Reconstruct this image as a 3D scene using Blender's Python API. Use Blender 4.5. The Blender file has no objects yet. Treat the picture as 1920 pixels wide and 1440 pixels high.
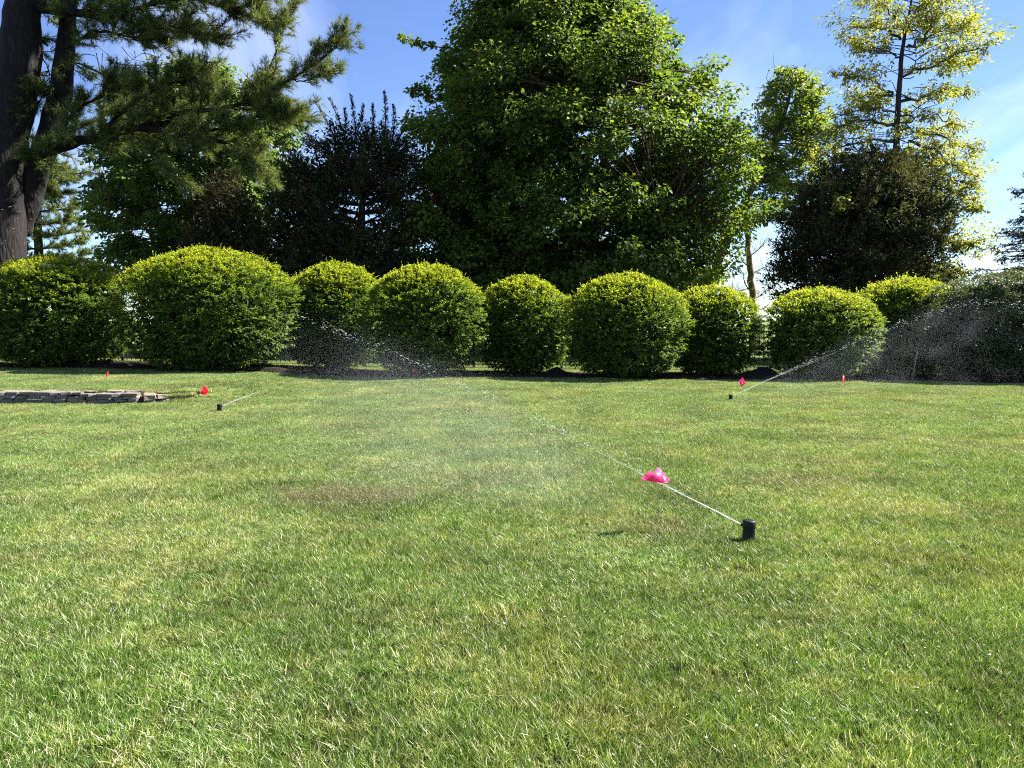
import bpy, math, random
import numpy as np
from mathutils import Vector

R = math.radians
SC = bpy.context.scene
COL = SC.collection

# ------------------------------------------------------------------ camera
F = 1478.0                      # focal length in photograph pixels (1920 wide)
CAM_H = 1.35
PITCH = math.atan2(120.0, F)    # horizon 120 px above the picture centre
cd = bpy.data.cameras.new('camera')
cd.sensor_width = 36.0
cd.lens = F / 1920.0 * 36.0
cd.clip_start = 0.05
cd.clip_end = 3000.0
cam = bpy.data.objects.new('camera', cd)
cam.location = (0, 0, CAM_H)
cam.rotation_euler = (R(90) - PITCH, 0, 0)
COL.objects.link(cam)
SC.camera = cam

# ------------------------------------------------------------------ light
SUN_AZ, SUN_EL = R(69), R(43)   # azimuth clockwise from +Y (view direction)
sund = bpy.data.lights.new('sun', 'SUN')
sund.energy = 5.0
sund.angle = R(0.5)
sund.color = (1.0, 0.95, 0.86)
sun = bpy.data.objects.new('sun', sund)
sv = Vector((math.sin(SUN_AZ) * math.cos(SUN_EL), math.cos(SUN_AZ) * math.cos(SUN_EL), math.sin(SUN_EL)))
sun.rotation_euler = (-sv).to_track_quat('-Z', 'Y').to_euler()
sun.location = sv * 60
COL.objects.link(sun)

world = bpy.data.worlds.new('World')
SC.world = world
world.use_nodes = True
wn, wl = world.node_tree.nodes, world.node_tree.links
wn.clear()
sky = wn.new('ShaderNodeTexSky')
sky.sky_type = 'NISHITA'
sky.sun_disc = False
sky.sun_elevation = SUN_EL
sky.sun_rotation = SUN_AZ
sky.altitude = 1200
sky.air_density = 1.0
sky.dust_density = 0.0
sky.ozone_density = 4.5
# thin cirrus: streaked noise over a flat cloud layer, everywhere in the sky alike
tc = wn.new('ShaderNodeTexCoord')
sep = wn.new('ShaderNodeSeparateXYZ')
wl.new(tc.outputs['Generated'], sep.inputs[0])
mz = wn.new('ShaderNodeMath'); mz.operation = 'MAXIMUM'; mz.inputs[1].default_value = 0.03
wl.new(sep.outputs['Z'], mz.inputs[0])
az = wn.new('ShaderNodeMath'); az.operation = 'ADD'; az.inputs[1].default_value = 0.12
wl.new(mz.outputs[0], az.inputs[0])
comb = wn.new('ShaderNodeCombineXYZ')
for i, k in enumerate('XY'):
    dv = wn.new('ShaderNodeMath'); dv.operation = 'DIVIDE'
    wl.new(sep.outputs[k], dv.inputs[0]); wl.new(az.outputs[0], dv.inputs[1]); wl.new(dv.outputs[0], comb.inputs[i])
mp = wn.new('ShaderNodeMapping')
mp.inputs['Rotation'].default_value = (0, 0, R(35))
mp.inputs['Scale'].default_value = (1.0, 0.42, 1.0)
mp.inputs['Location'].default_value = (3.4, 1.2, 0)
wl.new(comb.outputs[0], mp.inputs[0])
n1 = wn.new('ShaderNodeTexNoise')
n1.inputs['Scale'].default_value = 1.5
n1.inputs['Detail'].default_value = 7.0
n1.inputs['Roughness'].default_value = 0.55
n1.inputs['Distortion'].default_value = 0.7
wl.new(mp.outputs[0], n1.inputs['Vector'])
rp = wn.new('ShaderNodeValToRGB')
rp.color_ramp.elements[0].position = 0.44; rp.color_ramp.elements[0].color = (0, 0, 0, 1)
rp.color_ramp.elements[1].position = 0.86; rp.color_ramp.elements[1].color = (0.62, 0.62, 0.62, 1)
wl.new(n1.outputs['Fac'], rp.inputs[0])
mixc = wn.new('ShaderNodeMix'); mixc.data_type = 'RGBA'
mixc.inputs[7].default_value = (6.6, 7.2, 8.4, 1)
wl.new(rp.outputs[0], mixc.inputs[0])
hs = wn.new('ShaderNodeHueSaturation'); hs.inputs['Saturation'].default_value = 1.05; hs.inputs['Hue'].default_value = 0.512
wl.new(sky.outputs[0], hs.inputs['Color']); wl.new(hs.outputs[0], mixc.inputs[6])
bg = wn.new('ShaderNodeBackground'); bg.inputs['Strength'].default_value = 0.051
wl.new(mixc.outputs[2], bg.inputs['Color'])
wo = wn.new('ShaderNodeOutputWorld')
wl.new(bg.outputs[0], wo.inputs['Surface'])

vs = SC.view_settings
vs.view_transform = 'Standard'
vs.look = 'None'
vs.gamma = 1.0
vs.use_curve_mapping = False
vs.exposure = 2.1
SC.render.film_transparent = False
SC.render.engine = 'CYCLES'
SC.cycles.max_bounces = 7
SC.cycles.diffuse_bounces = 3
SC.cycles.glossy_bounces = 2
SC.cycles.transmission_bounces = 5
SC.cycles.transparent_max_bounces = 12
SC.cycles.volume_bounces = 0
SC.cycles.volume_step_rate = 2.0
SC.cycles.sample_clamp_indirect = 1.0
SC.cycles.sample_clamp_direct = 0.7
SC.cycles.use_denoising = False
SC.cycles.filter_width = 1.1

# ------------------------------------------------------------------ helpers
rng = np.random.default_rng(11)
random.seed(5)
CP, SP = math.cos(PITCH), math.sin(PITCH)

def ray(px, py):
    xc, yc = (px - 960.0) / F, (720.0 - py) / F
    return np.array([xc, CP + yc * SP, -SP + yc * CP])

def at(px, py, Y):
    """world point seen at photograph pixel (px, py), at distance Y in front"""
    d = ray(px, py)
    return np.array([0, 0, CAM_H]) + d * (Y / d[1])

def px_of(P):
    P = np.asarray(P, float)
    q = P - np.array([0, 0, CAM_H])
    f = q[..., 1] * CP - q[..., 2] * SP
    u = q[..., 1] * SP + q[..., 2] * CP
    return np.stack([960 + F * q[..., 0] / f, 720 - F * u / f], -1)

def sstep(a, b, x):
    t = np.clip((x - a) / (b - a), 0, 1)
    return t * t * (3 - 2 * t)

def wob(x, y, s=1.0, seed=0.0):
    return (np.sin(x * 1.7 * s + seed) * np.cos(y * 1.3 * s + seed * 2.1) + 0.5 * np.sin(x * 3.1 * s - y * 2.3 * s + seed * .7)
            + 0.3 * np.cos(x * 5.3 * s + y * 4.1 * s + seed * 1.3)) / 1.8

WALL_Y = 12.65
WALL_END = -5.98

def gz(x, y):
    x = np.asarray(x, float); y = np.asarray(y, float)
    z = 0.012 * wob(x, y, 0.5, 1.0) + 0.012 * wob(x, y, 1.5, 4.0)
    z = z - 0.010 * np.clip(x, -14, 14) * sstep(12, 20, y)
    up = 0.175 * sstep(WALL_Y + 0.10, WALL_Y + 0.22 + 1.3 * sstep(WALL_END + .05, WALL_END + .9, x), y) * (1 - sstep(WALL_END - 0.15, WALL_END + 2.2, x)) * (1 - 0.6 * sstep(15, 18, y))
    return z + up

def gpt(px, py):
    """ground point under a pixel"""
    Y = 10.0
    for _ in range(60):
        d = ray(px, py)
        x = d[0] / d[1] * Y
        t = (float(gz(x, Y)) - CAM_H) / d[2]
        Y = 0.5 * Y + 0.5 * t * d[1]
    d = ray(px, py)
    return np.array([d[0] / d[1] * Y, Y, float(gz(d[0] / d[1] * Y, Y))])

def thing(name, label, cat, loc, group=None, kind=None):
    o = bpy.data.objects.new(name, None)
    o.empty_display_size = 0.2
    o.location = Vector([float(v) for v in loc])
    COL.objects.link(o)
    o['label'] = label; o['category'] = cat
    if group: o['group'] = group
    if kind: o['kind'] = kind
    return o

def base_of(parent):
    v = Vector((0, 0, 0))
    while parent is not None:
        v = v + parent.location; parent = parent.parent
    return np.array(v)

def mesh_np(name, V, Fc, mat, parent=None, tint=None, smooth=False, kind=None):
    """V (n,3) world, Fc (m,k) faces of equal size k or list of faces -> ONE object"""
    V = np.asarray(V, np.float32)
    if parent is not None:
        V = V - base_of(parent).astype(np.float32)
    me = bpy.data.meshes.new(name)
    if isinstance(Fc, list):
        loops = np.concatenate([np.asarray(f, np.int32) for f in Fc])
        sizes = np.array([len(f) for f in Fc], np.int32)
    else:
        Fc = np.asarray(Fc, np.int32)
        loops = Fc.ravel()
        sizes = np.full(len(Fc), Fc.shape[1], np.int32)
    starts = np.concatenate([[0], np.cumsum(sizes)[:-1]]).astype(np.int32)
    me.vertices.add(len(V)); me.vertices.foreach_set('co', V.ravel())
    me.loops.add(len(loops)); me.loops.foreach_set('vertex_index', loops)
    me.polygons.add(len(sizes)); me.polygons.foreach_set('loop_start', starts)
    try: me.polygons.foreach_set('loop_total', sizes)
    except Exception: pass
    if smooth: me.polygons.foreach_set('use_smooth', np.ones(len(sizes), bool))
    if tint is not None:
        a = me.attributes.new('tint', 'FLOAT', 'POINT')
        a.data.foreach_set('value', np.asarray(tint, np.float32))
    me.update(calc_edges=True)
    me.validate()
    if mat is not None: me.materials.append(mat)
    o = bpy.data.objects.new(name, me)
    COL.objects.link(o)
    if parent is not None: o.parent = parent
    if kind: o['kind'] = kind
    return o

def nrm(a):
    return a / np.maximum(np.linalg.norm(a, axis=-1, keepdims=True), 1e-9)

def leaf_geo(P, U, W, L, B, fold=0.25, bend=0.0):
    """folded diamond leaves: 4 verts, 2 triangles each"""
    U = nrm(U); Vv = nrm(np.cross(W, U)); W = np.cross(U, Vv)
    L = np.broadcast_to(np.asarray(L, float), (len(P),))[:, None]
    B = np.broadcast_to(np.asarray(B, float), (len(P),))[:, None]
    a = P
    b = P + U * L * 0.45 + Vv * B * 0.5 + W * B * fold
    c = P + U * L - W * L * bend
    d = P + U * L * 0.45 - Vv * B * 0.5 + W * B * fold
    V = np.stack([a, b, c, d], 1).reshape(-1, 3)
    i = np.arange(len(P))[:, None] * 4
    Fc = np.concatenate([i + np.array([[0, 2, 1]]), i + np.array([[0, 3, 2]])], 1).reshape(-1, 3)
    return V, Fc

def needle_geo(P, U, L, B):
    """single thin triangles"""
    U = nrm(U)
    r = rng.normal(size=U.shape)
    S = nrm(np.cross(U, r))
    L = np.broadcast_to(np.asarray(L, float), (len(P),))[:, None]
    V = np.stack([P + S * B, P - S * B, P + U * L], 1).reshape(-1, 3)
    Fc = np.arange(len(P) * 3).reshape(-1, 3)
    return V, Fc

class Tubes:
    def __init__(s): s.V = []; s.F = []; s.n = 0
    def add(s, pts, rad, sides=7, cap=True):
        pts = np.asarray(pts, float); rad = np.asarray(rad, float)
        n = len(pts)
        T = nrm(np.gradient(pts, axis=0))
        ref = np.array([0.13, 0.97, 0.21]) if abs(T[0][1]) < 0.9 else np.array([1.0, 0.1, 0.0])
        A = nrm(np.cross(T, ref)); Bv = np.cross(T, A)
        ang = np.arange(sides) / sides * 2 * np.pi
        ring = pts[:, None, :] + rad[:, None, None] * (np.cos(ang)[None, :, None] * A[:, None, :] + np.sin(ang)[None, :, None] * Bv[:, None, :])
        s.V.append(ring.reshape(-1, 3))
        i = np.arange(n - 1)[:, None] * sides; j = np.arange(sides)[None, :]; k = (np.arange(sides)[None, :] + 1) % sides
        q = np.stack([i + j, i + k, i + sides + k, i + sides + j], -1).reshape(-1, 4) + s.n
        s.F.extend(q.tolist())
        if cap:
            s.F.append((np.arange(sides)[::-1] + s.n).tolist())
            s.F.append((np.arange(sides) + s.n + (n - 1) * sides).tolist())
        s.n += n * sides
    def build(s, name, mat, parent, kind=None):
        return mesh_np(name, np.concatenate(s.V), s.F, mat, parent, smooth=True, kind=kind)

def spline(pts, n):
    """Catmull-Rom through points"""
    p = np.asarray(pts, float)
    p = np.concatenate([[2 * p[0] - p[1]], p, [2 * p[-1] - p[-2]]])
    out = []
    t = np.linspace(0, len(p) - 3 - 1e-6, n)
    for u in t:
        i = int(u); f = u - i
        a, b, c, d = p[i:i + 4]
        out.append(0.5 * (2 * b + (c - a) * f + (2 * a - 5 * b + 4 * c - d) * f * f + (3 * b - a - 3 * c + d) * f ** 3))
    return np.array(out)

def rdir(n):
    return nrm(rng.normal(size=(n, 3)))

# ------------------------------------------------------------------ materials
def new_mat(name):
    m = bpy.data.materials.new(name); m.use_nodes = True
    nt = m.node_tree; nt.nodes.clear()
    out = nt.nodes.new('ShaderNodeOutputMaterial')
    return m, nt.nodes, nt.links, out

def ramp(nodes, stops):
    r = nodes.new('ShaderNodeValToRGB')
    e = r.color_ramp.elements
    while len(e) > 1: e.remove(e[-1])
    e[0].position = stops[0][0]; e[0].color = (*stops[0][1], 1)
    for p, c in stops[1:]:
        k = e.new(p); k.color = (*c, 1)
    return r

def leaf_mat(name, stops, trans=0.4, tcol=(1.5, 1.35, 0.6), rough=0.45, spec=0.35):
    m, N, L, out = new_mat(name)
    at_ = N.new('ShaderNodeAttribute'); at_.attribute_name = 'tint'
    rp = ramp(N, stops)
    L.new(at_.outputs['Fac'], rp.inputs[0])
    pb = N.new('ShaderNodeBsdfPrincipled')
    pb.inputs['Roughness'].default_value = rough
    pb.inputs['Specular IOR Level'].default_value = spec
    L.new(rp.outputs[0], pb.inputs['Base Color'])
    mu = N.new('ShaderNodeMix'); mu.data_type = 'RGBA'; mu.blend_type = 'MULTIPLY'
    mu.inputs[0].default_value = 1.0
    mu.inputs[7].default_value = (*tcol, 1)
    L.new(rp.outputs[0], mu.inputs[6])
    tr = N.new('ShaderNodeBsdfTranslucent')
    L.new(mu.outputs[2], tr.inputs['Color'])
    mx = N.new('ShaderNodeMixShader'); mx.inputs[0].default_value = trans
    L.new(pb.outputs[0], mx.inputs[1]); L.new(tr.outputs[0], mx.inputs[2])
    L.new(mx.outputs[0], out.inputs['Surface'])
    return m

def bark_mat(name, c0, c1, scale=6.0, stretch=0.18, bump=0.6):
    m, N, L, out = new_mat(name)
    tcn = N.new('ShaderNodeTexCoord')
    mpn = N.new('ShaderNodeMapping'); mpn.inputs['Scale'].default_value = (1, 1, stretch)
    L.new(tcn.outputs['Object'], mpn.inputs[0])
    no = N.new('ShaderNodeTexNoise'); no.inputs['Scale'].default_value = scale; no.inputs['Detail'].default_value = 6
    no.inputs['Roughness'].default_value = 0.65
    L.new(mpn.outputs[0], no.inputs['Vector'])
    vo = N.new('ShaderNodeTexVoronoi'); vo.inputs['Scale'].default_value = scale * 1.6; vo.feature = 'DISTANCE_TO_EDGE'
    L.new(mpn.outputs[0], vo.inputs['Vector'])
    mm = N.new('ShaderNodeMath'); mm.operation = 'MULTIPLY_ADD'; mm.inputs[1].default_value = 0.8
    L.new(vo.outputs['Distance'], mm.inputs[0]); L.new(no.outputs['Fac'], mm.inputs[2])
    rp = ramp(N, [(0.35, c0), (0.85, c1)])
    L.new(mm.outputs[0], rp.inputs[0])
    pb = N.new('ShaderNodeBsdfPrincipled'); pb.inputs['Roughness'].default_value = 0.9
    pb.inputs['Specular IOR Level'].default_value = 0.2
    L.new(rp.outputs[0], pb.inputs['Base Color'])
    bp = N.new('ShaderNodeBump'); bp.inputs['Strength'].default_value = bump; bp.inputs['Distance'].default_value = 0.05
    L.new(mm.outputs[0], bp.inputs['Height']); L.new(bp.outputs[0], pb.inputs['Normal'])
    L.new(pb.outputs[0], out.inputs['Surface'])
    return m

def plain_mat(name, col, rough=0.6, spec=0.4, noise=0.0, nscale=20.0, bump=0.0, metal=0.0):
    m, N, L, out = new_mat(name)
    pb = N.new('ShaderNodeBsdfPrincipled')
    pb.inputs['Roughness'].default_value = rough; pb.inputs['Specular IOR Level'].default_value = spec
    pb.inputs['Metallic'].default_value = metal
    tcn = N.new('ShaderNodeTexCoord')
    no = N.new('ShaderNodeTexNoise'); no.inputs['Scale'].default_value = nscale; no.inputs['Detail'].default_value = 6
    L.new(tcn.outputs['Object'], no.inputs['Vector'])
    rp = ramp(N, [(0.3, tuple(c * (1 - noise) for c in col)), (0.7, tuple(min(1, c * (1 + noise)) for c in col))])
    L.new(no.outputs['Fac'], rp.inputs[0]); L.new(rp.outputs[0], pb.inputs['Base Color'])
    if bump > 0:
        bp = N.new('ShaderNodeBump'); bp.inputs['Strength'].default_value = bump; bp.inputs['Distance'].default_value = 0.02
        L.new(no.outputs['Fac'], bp.inputs['Height']); L.new(bp.outputs[0], pb.inputs['Normal'])
    L.new(pb.outputs[0], out.inputs['Surface'])
    return m

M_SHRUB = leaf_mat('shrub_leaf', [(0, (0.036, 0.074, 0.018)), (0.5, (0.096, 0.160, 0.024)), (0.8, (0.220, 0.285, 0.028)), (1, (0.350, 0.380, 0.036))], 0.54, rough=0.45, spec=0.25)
M_DARK_SHRUB = leaf_mat('dark_shrub_leaf', [(0, (0.036, 0.054, 0.028)), (0.7, (0.075, 0.105, 0.050)), (1, (0.140, 0.175, 0.080))], 0.25, rough=0.4, spec=0.35)  # darker, greyer leaf than on the other shrubs
M_MAPLE = leaf_mat('maple_leaf', [(0, (0.044, 0.090, 0.022)), (0.6, (0.105, 0.170, 0.030)), (1, (0.225, 0.285, 0.040))], 0.52, rough=0.5, spec=0.18)
M_LINDEN = leaf_mat('broadleaf', [(0, (0.040, 0.085, 0.026)), (0.6, (0.105, 0.170, 0.036)), (1, (0.170, 0.235, 0.048))], 0.48, rough=0.5)
M_ASH = leaf_mat('loose_leaf', [(0, (0.070, 0.120, 0.030)), (0.6, (0.140, 0.200, 0.042)), (1, (0.220, 0.270, 0.055))], 0.52)
M_HICK = leaf_mat('yellow_leaf', [(0, (0.100, 0.140, 0.030)), (0.5, (0.230, 0.255, 0.045)), (0.8, (0.380, 0.360, 0.065)), (1, (0.500, 0.440, 0.085))], 0.52, tcol=(1.3, 1.25, 0.8))
M_PINE = leaf_mat('pine_needle', [(0, (0.034, 0.062, 0.024)), (0.6, (0.115, 0.155, 0.048)), (1, (0.240, 0.260, 0.080))], 0.42, rough=0.5, spec=.25)
M_CEDAR = leaf_mat('cedar_spray', [(0, (0.018, 0.025, 0.014)), (0.6, (0.054, 0.064, 0.030)), (1, (0.180, 0.175, 0.062))], 0.3, rough=0.7, spec=0.15)
M_RUST = leaf_mat('brown_cedar_spray', [(0, (0.020, 0.022, 0.010)), (0.6, (0.050, 0.046, 0.018)), (1, (0.100, 0.080, 0.030))], 0.2, rough=0.7, spec=0.15)
M_SPRUCE = leaf_mat('spruce_needle', [(0, (0.014, 0.024, 0.016)), (0.6, (0.034, 0.050, 0.032)), (1, (0.065, 0.085, 0.050))], 0.15, rough=0.6)
M_SPROUT = leaf_mat('budding_leaf', [(0, (0.14, 0.13, 0.05)), (1, (0.26, 0.22, 0.09))], 0.45)
M_BARK_P = bark_mat('pine_bark', (0.007, 0.006, 0.006), (0.027, 0.024, 0.023), 7, 0.22, 0.9)
M_BARK_G = bark_mat('grey_bark', (0.030, 0.025, 0.020), (0.120, 0.105, 0.085), 10, 0.2, 0.6)
M_BARK_D = bark_mat('dark_grey_bark', (0.016, 0.013, 0.011), (0.070, 0.060, 0.050), 10, 0.2, 0.6)
M_BARK_R = bark_mat('red_bark', (0.030, 0.018, 0.012), (0.100, 0.060, 0.042), 10, 0.15, 0.6)
M_BARK_L = bark_mat('mottled_bark', (0.030, 0.024, 0.016), (0.300, 0.240, 0.150), 14, 0.5, 0.4)
M_FENCE = plain_mat('black_metal', (0.012, 0.012, 0.013), 0.45, 0.5)
M_PLASTIC = plain_mat('black_plastic', (0.005, 0.005, 0.006), 0.5, 0.25, 0.3, 60)
M_STONE = plain_mat('wall_stone', (0.165, 0.150, 0.132), 0.92, 0.2, 0.45, 9, 0.9)
M_STONE_T = plain_mat('tan_wall_stone', (0.220, 0.180, 0.140), 0.92, 0.2, 0.45, 12, 0.9)
M_WIRE = plain_mat('wire', (0.20, 0.20, 0.19), 0.4, 0.5, metal=0.7)
M_STAKE = plain_mat('weathered_wood', (0.22, 0.19, 0.15), 0.8, 0.2, 0.3, 30)

def flag_mat(name, col):
    m, N, L, out = new_mat(name)
    pb = N.new('ShaderNodeBsdfPrincipled'); pb.inputs['Base Color'].default_value = (*col, 1); pb.inputs['Roughness'].default_value = 0.4
    tr = N.new('ShaderNodeBsdfTranslucent'); tr.inputs['Color'].default_value = (*[min(1, c * 1.1) for c in col], 1)
    mx = N.new('ShaderNodeMixShader'); mx.inputs[0].default_value = 0.5
    L.new(pb.outputs[0], mx.inputs[1]); L.new(tr.outputs[0], mx.inputs[2]); L.new(mx.outputs[0], out.inputs['Surface'])
    return m
M_PINK = flag_mat('pink_flag', (0.95, 0.075, 0.30))
M_REDP = flag_mat('red_pink_flag', (0.90, 0.035, 0.10))
M_DULL = plain_mat('faded_red', (0.16, 0.045, 0.035), 0.8, 0.2)
M_ORNG = flag_mat('orange_flag', (0.95, 0.09, 0.05))

def water_mat():
    m, N, L, out = new_mat('white_water')
    d = N.new('ShaderNodeBsdfDiffuse'); d.inputs['Color'].default_value = (0.85, 0.9, 0.93, 1)
    t = N.new('ShaderNodeBsdfTranslucent'); t.inputs['Color'].default_value = (0.85, 0.9, 0.93, 1)
    a = N.new('ShaderNodeMixShader'); a.inputs[0].default_value = 0.55
    L.new(d.outputs[0], a.inputs[1]); L.new(t.outputs[0], a.inputs[2])
    g = N.new('ShaderNodeBsdfGlossy'); g.inputs['Roughness'].default_value = 0.15
    b = N.new('ShaderNodeMixShader'); b.inputs[0].default_value = 0.15
    L.new(a.outputs[0], b.inputs[1]); L.new(g.outputs[0], b.inputs[2])
    tp = N.new('ShaderNodeBsdfTransparent')
    c = N.new('ShaderNodeMixShader'); c.inputs[0].default_value = 0.5
    L.new(tp.outputs[0], c.inputs[1]); L.new(b.outputs[0], c.inputs[2])
    L.new(c.outputs[0], out.inputs['Surface'])
    return m
M_WATER = water_mat()
def mist_mat():
    m, N, L, out = new_mat('fine_spray')
    d = N.new('ShaderNodeBsdfDiffuse'); d.inputs['Color'].default_value = (0.50, 0.52, 0.54, 1)
    t = N.new('ShaderNodeBsdfTranslucent'); t.inputs['Color'].default_value = (0.60, 0.62, 0.64, 1)
    a = N.new('ShaderNodeMixShader'); a.inputs[0].default_value = 0.55
    L.new(d.outputs[0], a.inputs[1]); L.new(t.outputs[0], a.inputs[2]); L.new(a.outputs[0], out.inputs['Surface'])
    return m
M_MIST = mist_mat()

# positions of bare / dry patches in the lawn (world xy, radii)
DEAD = gpt(655, 930)
DRY = [(gpt(1520, 905), 0.55, 0.35), (gpt(1440, 900), 0.5, 0.25), (gpt(1240, 990), 0.35, 0.2), (gpt(1480, 1160), 0.4, 0.12), (gpt(1560, 870), .5, .2)]

def patch_mask(N, L, gx):
    """0..1 mask of dead turf, from world position, with noisy rim"""
    no = N.new('ShaderNodeTexNoise'); no.inputs['Scale'].default_value = 4.0; no.inputs['Detail'].default_value = 5; no.inputs['Roughness'].default_value = .7
    L.new(gx.outputs['Position'], no.inputs['Vector'])
    acc = None
    spots = [(DEAD, 0.56, 0.44, 0.82)] + [(p, a, b, 0.3) for p, a, b in DRY]
    for p, a, b, k in spots:
        mpn = N.new('ShaderNodeMapping'); mpn.vector_type = 'POINT'
        mpn.inputs['Location'].default_value = (-p[0] / a, -p[1] / b, 0)
        mpn.inputs['Scale'].default_value = (1 / a, 1 / b, 0)
        L.new(gx.outputs['Position'], mpn.inputs[0])
        ln = N.new('ShaderNodeVectorMath'); ln.operation = 'LENGTH'
        L.new(mpn.outputs[0], ln.inputs[0])
        ad = N.new('ShaderNodeMath'); ad.operation = 'MULTIPLY_ADD'; ad.inputs[1].default_value = 2.6
        L.new(no.outputs['Fac'], ad.inputs[0]); L.new(ln.outputs['Value'], ad.inputs[2])
        mr = N.new('ShaderNodeMapRange'); mr.inputs['From Min'].default_value = 2.55; mr.inputs['From Max'].default_value = 1.75
        mr.inputs['To Min'].default_value = 0; mr.inputs['To Max'].default_value = k
        L.new(ad.outputs[0], mr.inputs['Value'])
        if acc is None: acc = mr
        else:
            mxm = N.new('ShaderNodeMath'); mxm.operation = 'MAXIMUM'
            L.new(acc.outputs[0], mxm.inputs[0]); L.new(mr.outputs[0], mxm.inputs[1]); acc = mxm
    return acc

def grass_mat():
    m, N, L, out = new_mat('grass_blade')
    at_ = N.new('ShaderNodeAttribute'); at_.attribute_name = 'tint'
    gx = N.new('ShaderNodeNewGeometry')
    big = N.new('ShaderNodeTexNoise'); big.inputs['Scale'].default_value = 0.55; big.inputs['Detail'].default_value = 5; big.inputs['Roughness'].default_value = 0.6
    L.new(gx.outputs['Position'], big.inputs['Vector'])
    sm = N.new('ShaderNodeTexNoise'); sm.inputs['Scale'].default_value = 4.5; sm.inputs['Detail'].default_value = 3
    L.new(gx.outputs['Position'], sm.inputs['Vector'])
    # green family by blade
    g1 = ramp(N, [(0.0, (0.026, 0.064, 0.010)), (0.40, (0.096, 0.182, 0.026)), (0.74, (0.200, 0.290, 0.060)), (0.82, (0.345, 0.370, 0.155)), (0.95, (0.520, 0.505, 0.320)), (1.0, (0.68, 0.66, 0.50))])
    g2 = ramp(N, [(0.0, (0.070, 0.098, 0.016)), (0.45, (0.185, 0.235, 0.042)), (0.62, (0.300, 0.325, 0.095)), (0.80, (0.460, 0.435, 0.230)), (1.0, (0.68, 0.64, 0.48))])
    L.new(at_.outputs['Fac'], g1.inputs[0]); L.new(at_.outputs['Fac'], g2.inputs[0])
    mask = N.new('ShaderNodeMath'); mask.operation = 'MULTIPLY_ADD'; mask.inputs[1].default_value = 0.55
    L.new(sm.outputs['Fac'], mask.inputs[0]); L.new(big.outputs['Fac'], mask.inputs[2])
    mr = N.new('ShaderNodeMapRange'); mr.inputs['From Min'].default_value = 0.72; mr.inputs['From Max'].default_value = 0.95
    L.new(mask.outputs[0], mr.inputs['Value'])
    mx = N.new('ShaderNodeMix'); mx.data_type = 'RGBA'
    L.new(mr.outputs[0], mx.inputs[0]); L.new(g1.outputs[0], mx.inputs[6]); L.new(g2.outputs[0], mx.inputs[7])
    # clumps of darker and paler turf
    cl = N.new('ShaderNodeTexNoise'); cl.inputs['Scale'].default_value = 18.0; cl.inputs['Detail'].default_value = 4; cl.inputs['Roughness'].default_value = .65
    L.new(gx.outputs['Position'], cl.inputs['Vector'])
    cv = N.new('ShaderNodeMapRange'); cv.inputs['From Min'].default_value = .3; cv.inputs['From Max'].default_value = .7; cv.inputs['To Min'].default_value = .68; cv.inputs['To Max'].default_value = 1.35
    L.new(cl.outputs['Fac'], cv.inputs['Value'])
    lg = N.new('ShaderNodeTexNoise'); lg.inputs['Scale'].default_value = 1.3; lg.inputs['Detail'].default_value = 4; lg.inputs['Roughness'].default_value = .6
    L.new(gx.outputs['Position'], lg.inputs['Vector'])
    lv = N.new('ShaderNodeMapRange'); lv.inputs['From Min'].default_value = .32; lv.inputs['From Max'].default_value = .66; lv.inputs['To Min'].default_value = .70; lv.inputs['To Max'].default_value = 1.22
    L.new(lg.outputs['Fac'], lv.inputs['Value'])
    vm = N.new('ShaderNodeMath'); vm.operation = 'MULTIPLY'; L.new(cv.outputs[0], vm.inputs[0]); L.new(lv.outputs[0], vm.inputs[1])
    hv = N.new('ShaderNodeHueSaturation'); L.new(vm.outputs[0], hv.inputs['Value']); L.new(mx.outputs[2], hv.inputs['Color'])
    dead = ramp(N, [(0.0, (0.090, 0.088, 0.040)), (0.6, (0.195, 0.180, 0.090)), (1.0, (0.40, 0.36, 0.25))])
    L.new(at_.outputs['Fac'], dead.inputs[0])
    pm = patch_mask(N, L, gx)
    mx2 = N.new('ShaderNodeMix'); mx2.data_type = 'RGBA'
    L.new(pm.outputs[0], mx2.inputs[0]); L.new(hv.outputs[0], mx2.inputs[6]); L.new(dead.outputs[0], mx2.inputs[7])
    pb = N.new('ShaderNodeBsdfPrincipled'); pb.inputs['Roughness'].default_value = 0.40; pb.inputs['Specular IOR Level'].default_value = 0.32
    L.new(mx2.outputs[2], pb.inputs['Base Color'])
    mu = N.new('ShaderNodeMix'); mu.data_type = 'RGBA'; mu.blend_type = 'MULTIPLY'; mu.inputs[0].default_value = 1.0
    mu.inputs[7].default_value = (1.4, 1.35, 0.75, 1)
    L.new(mx2.outputs[2], mu.inputs[6])
    tr = N.new('ShaderNodeBsdfTranslucent'); L.new(mu.outputs[2], tr.inputs['Color'])
    ms = N.new('ShaderNodeMixShader'); ms.inputs[0].default_value = 0.30
    L.new(pb.outputs[0], ms.inputs[1]); L.new(tr.outputs[0], ms.inputs[2])
    L.new(ms.outputs[0], out.inputs['Surface'])
    return m
M_GRASS = grass_mat()

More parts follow.
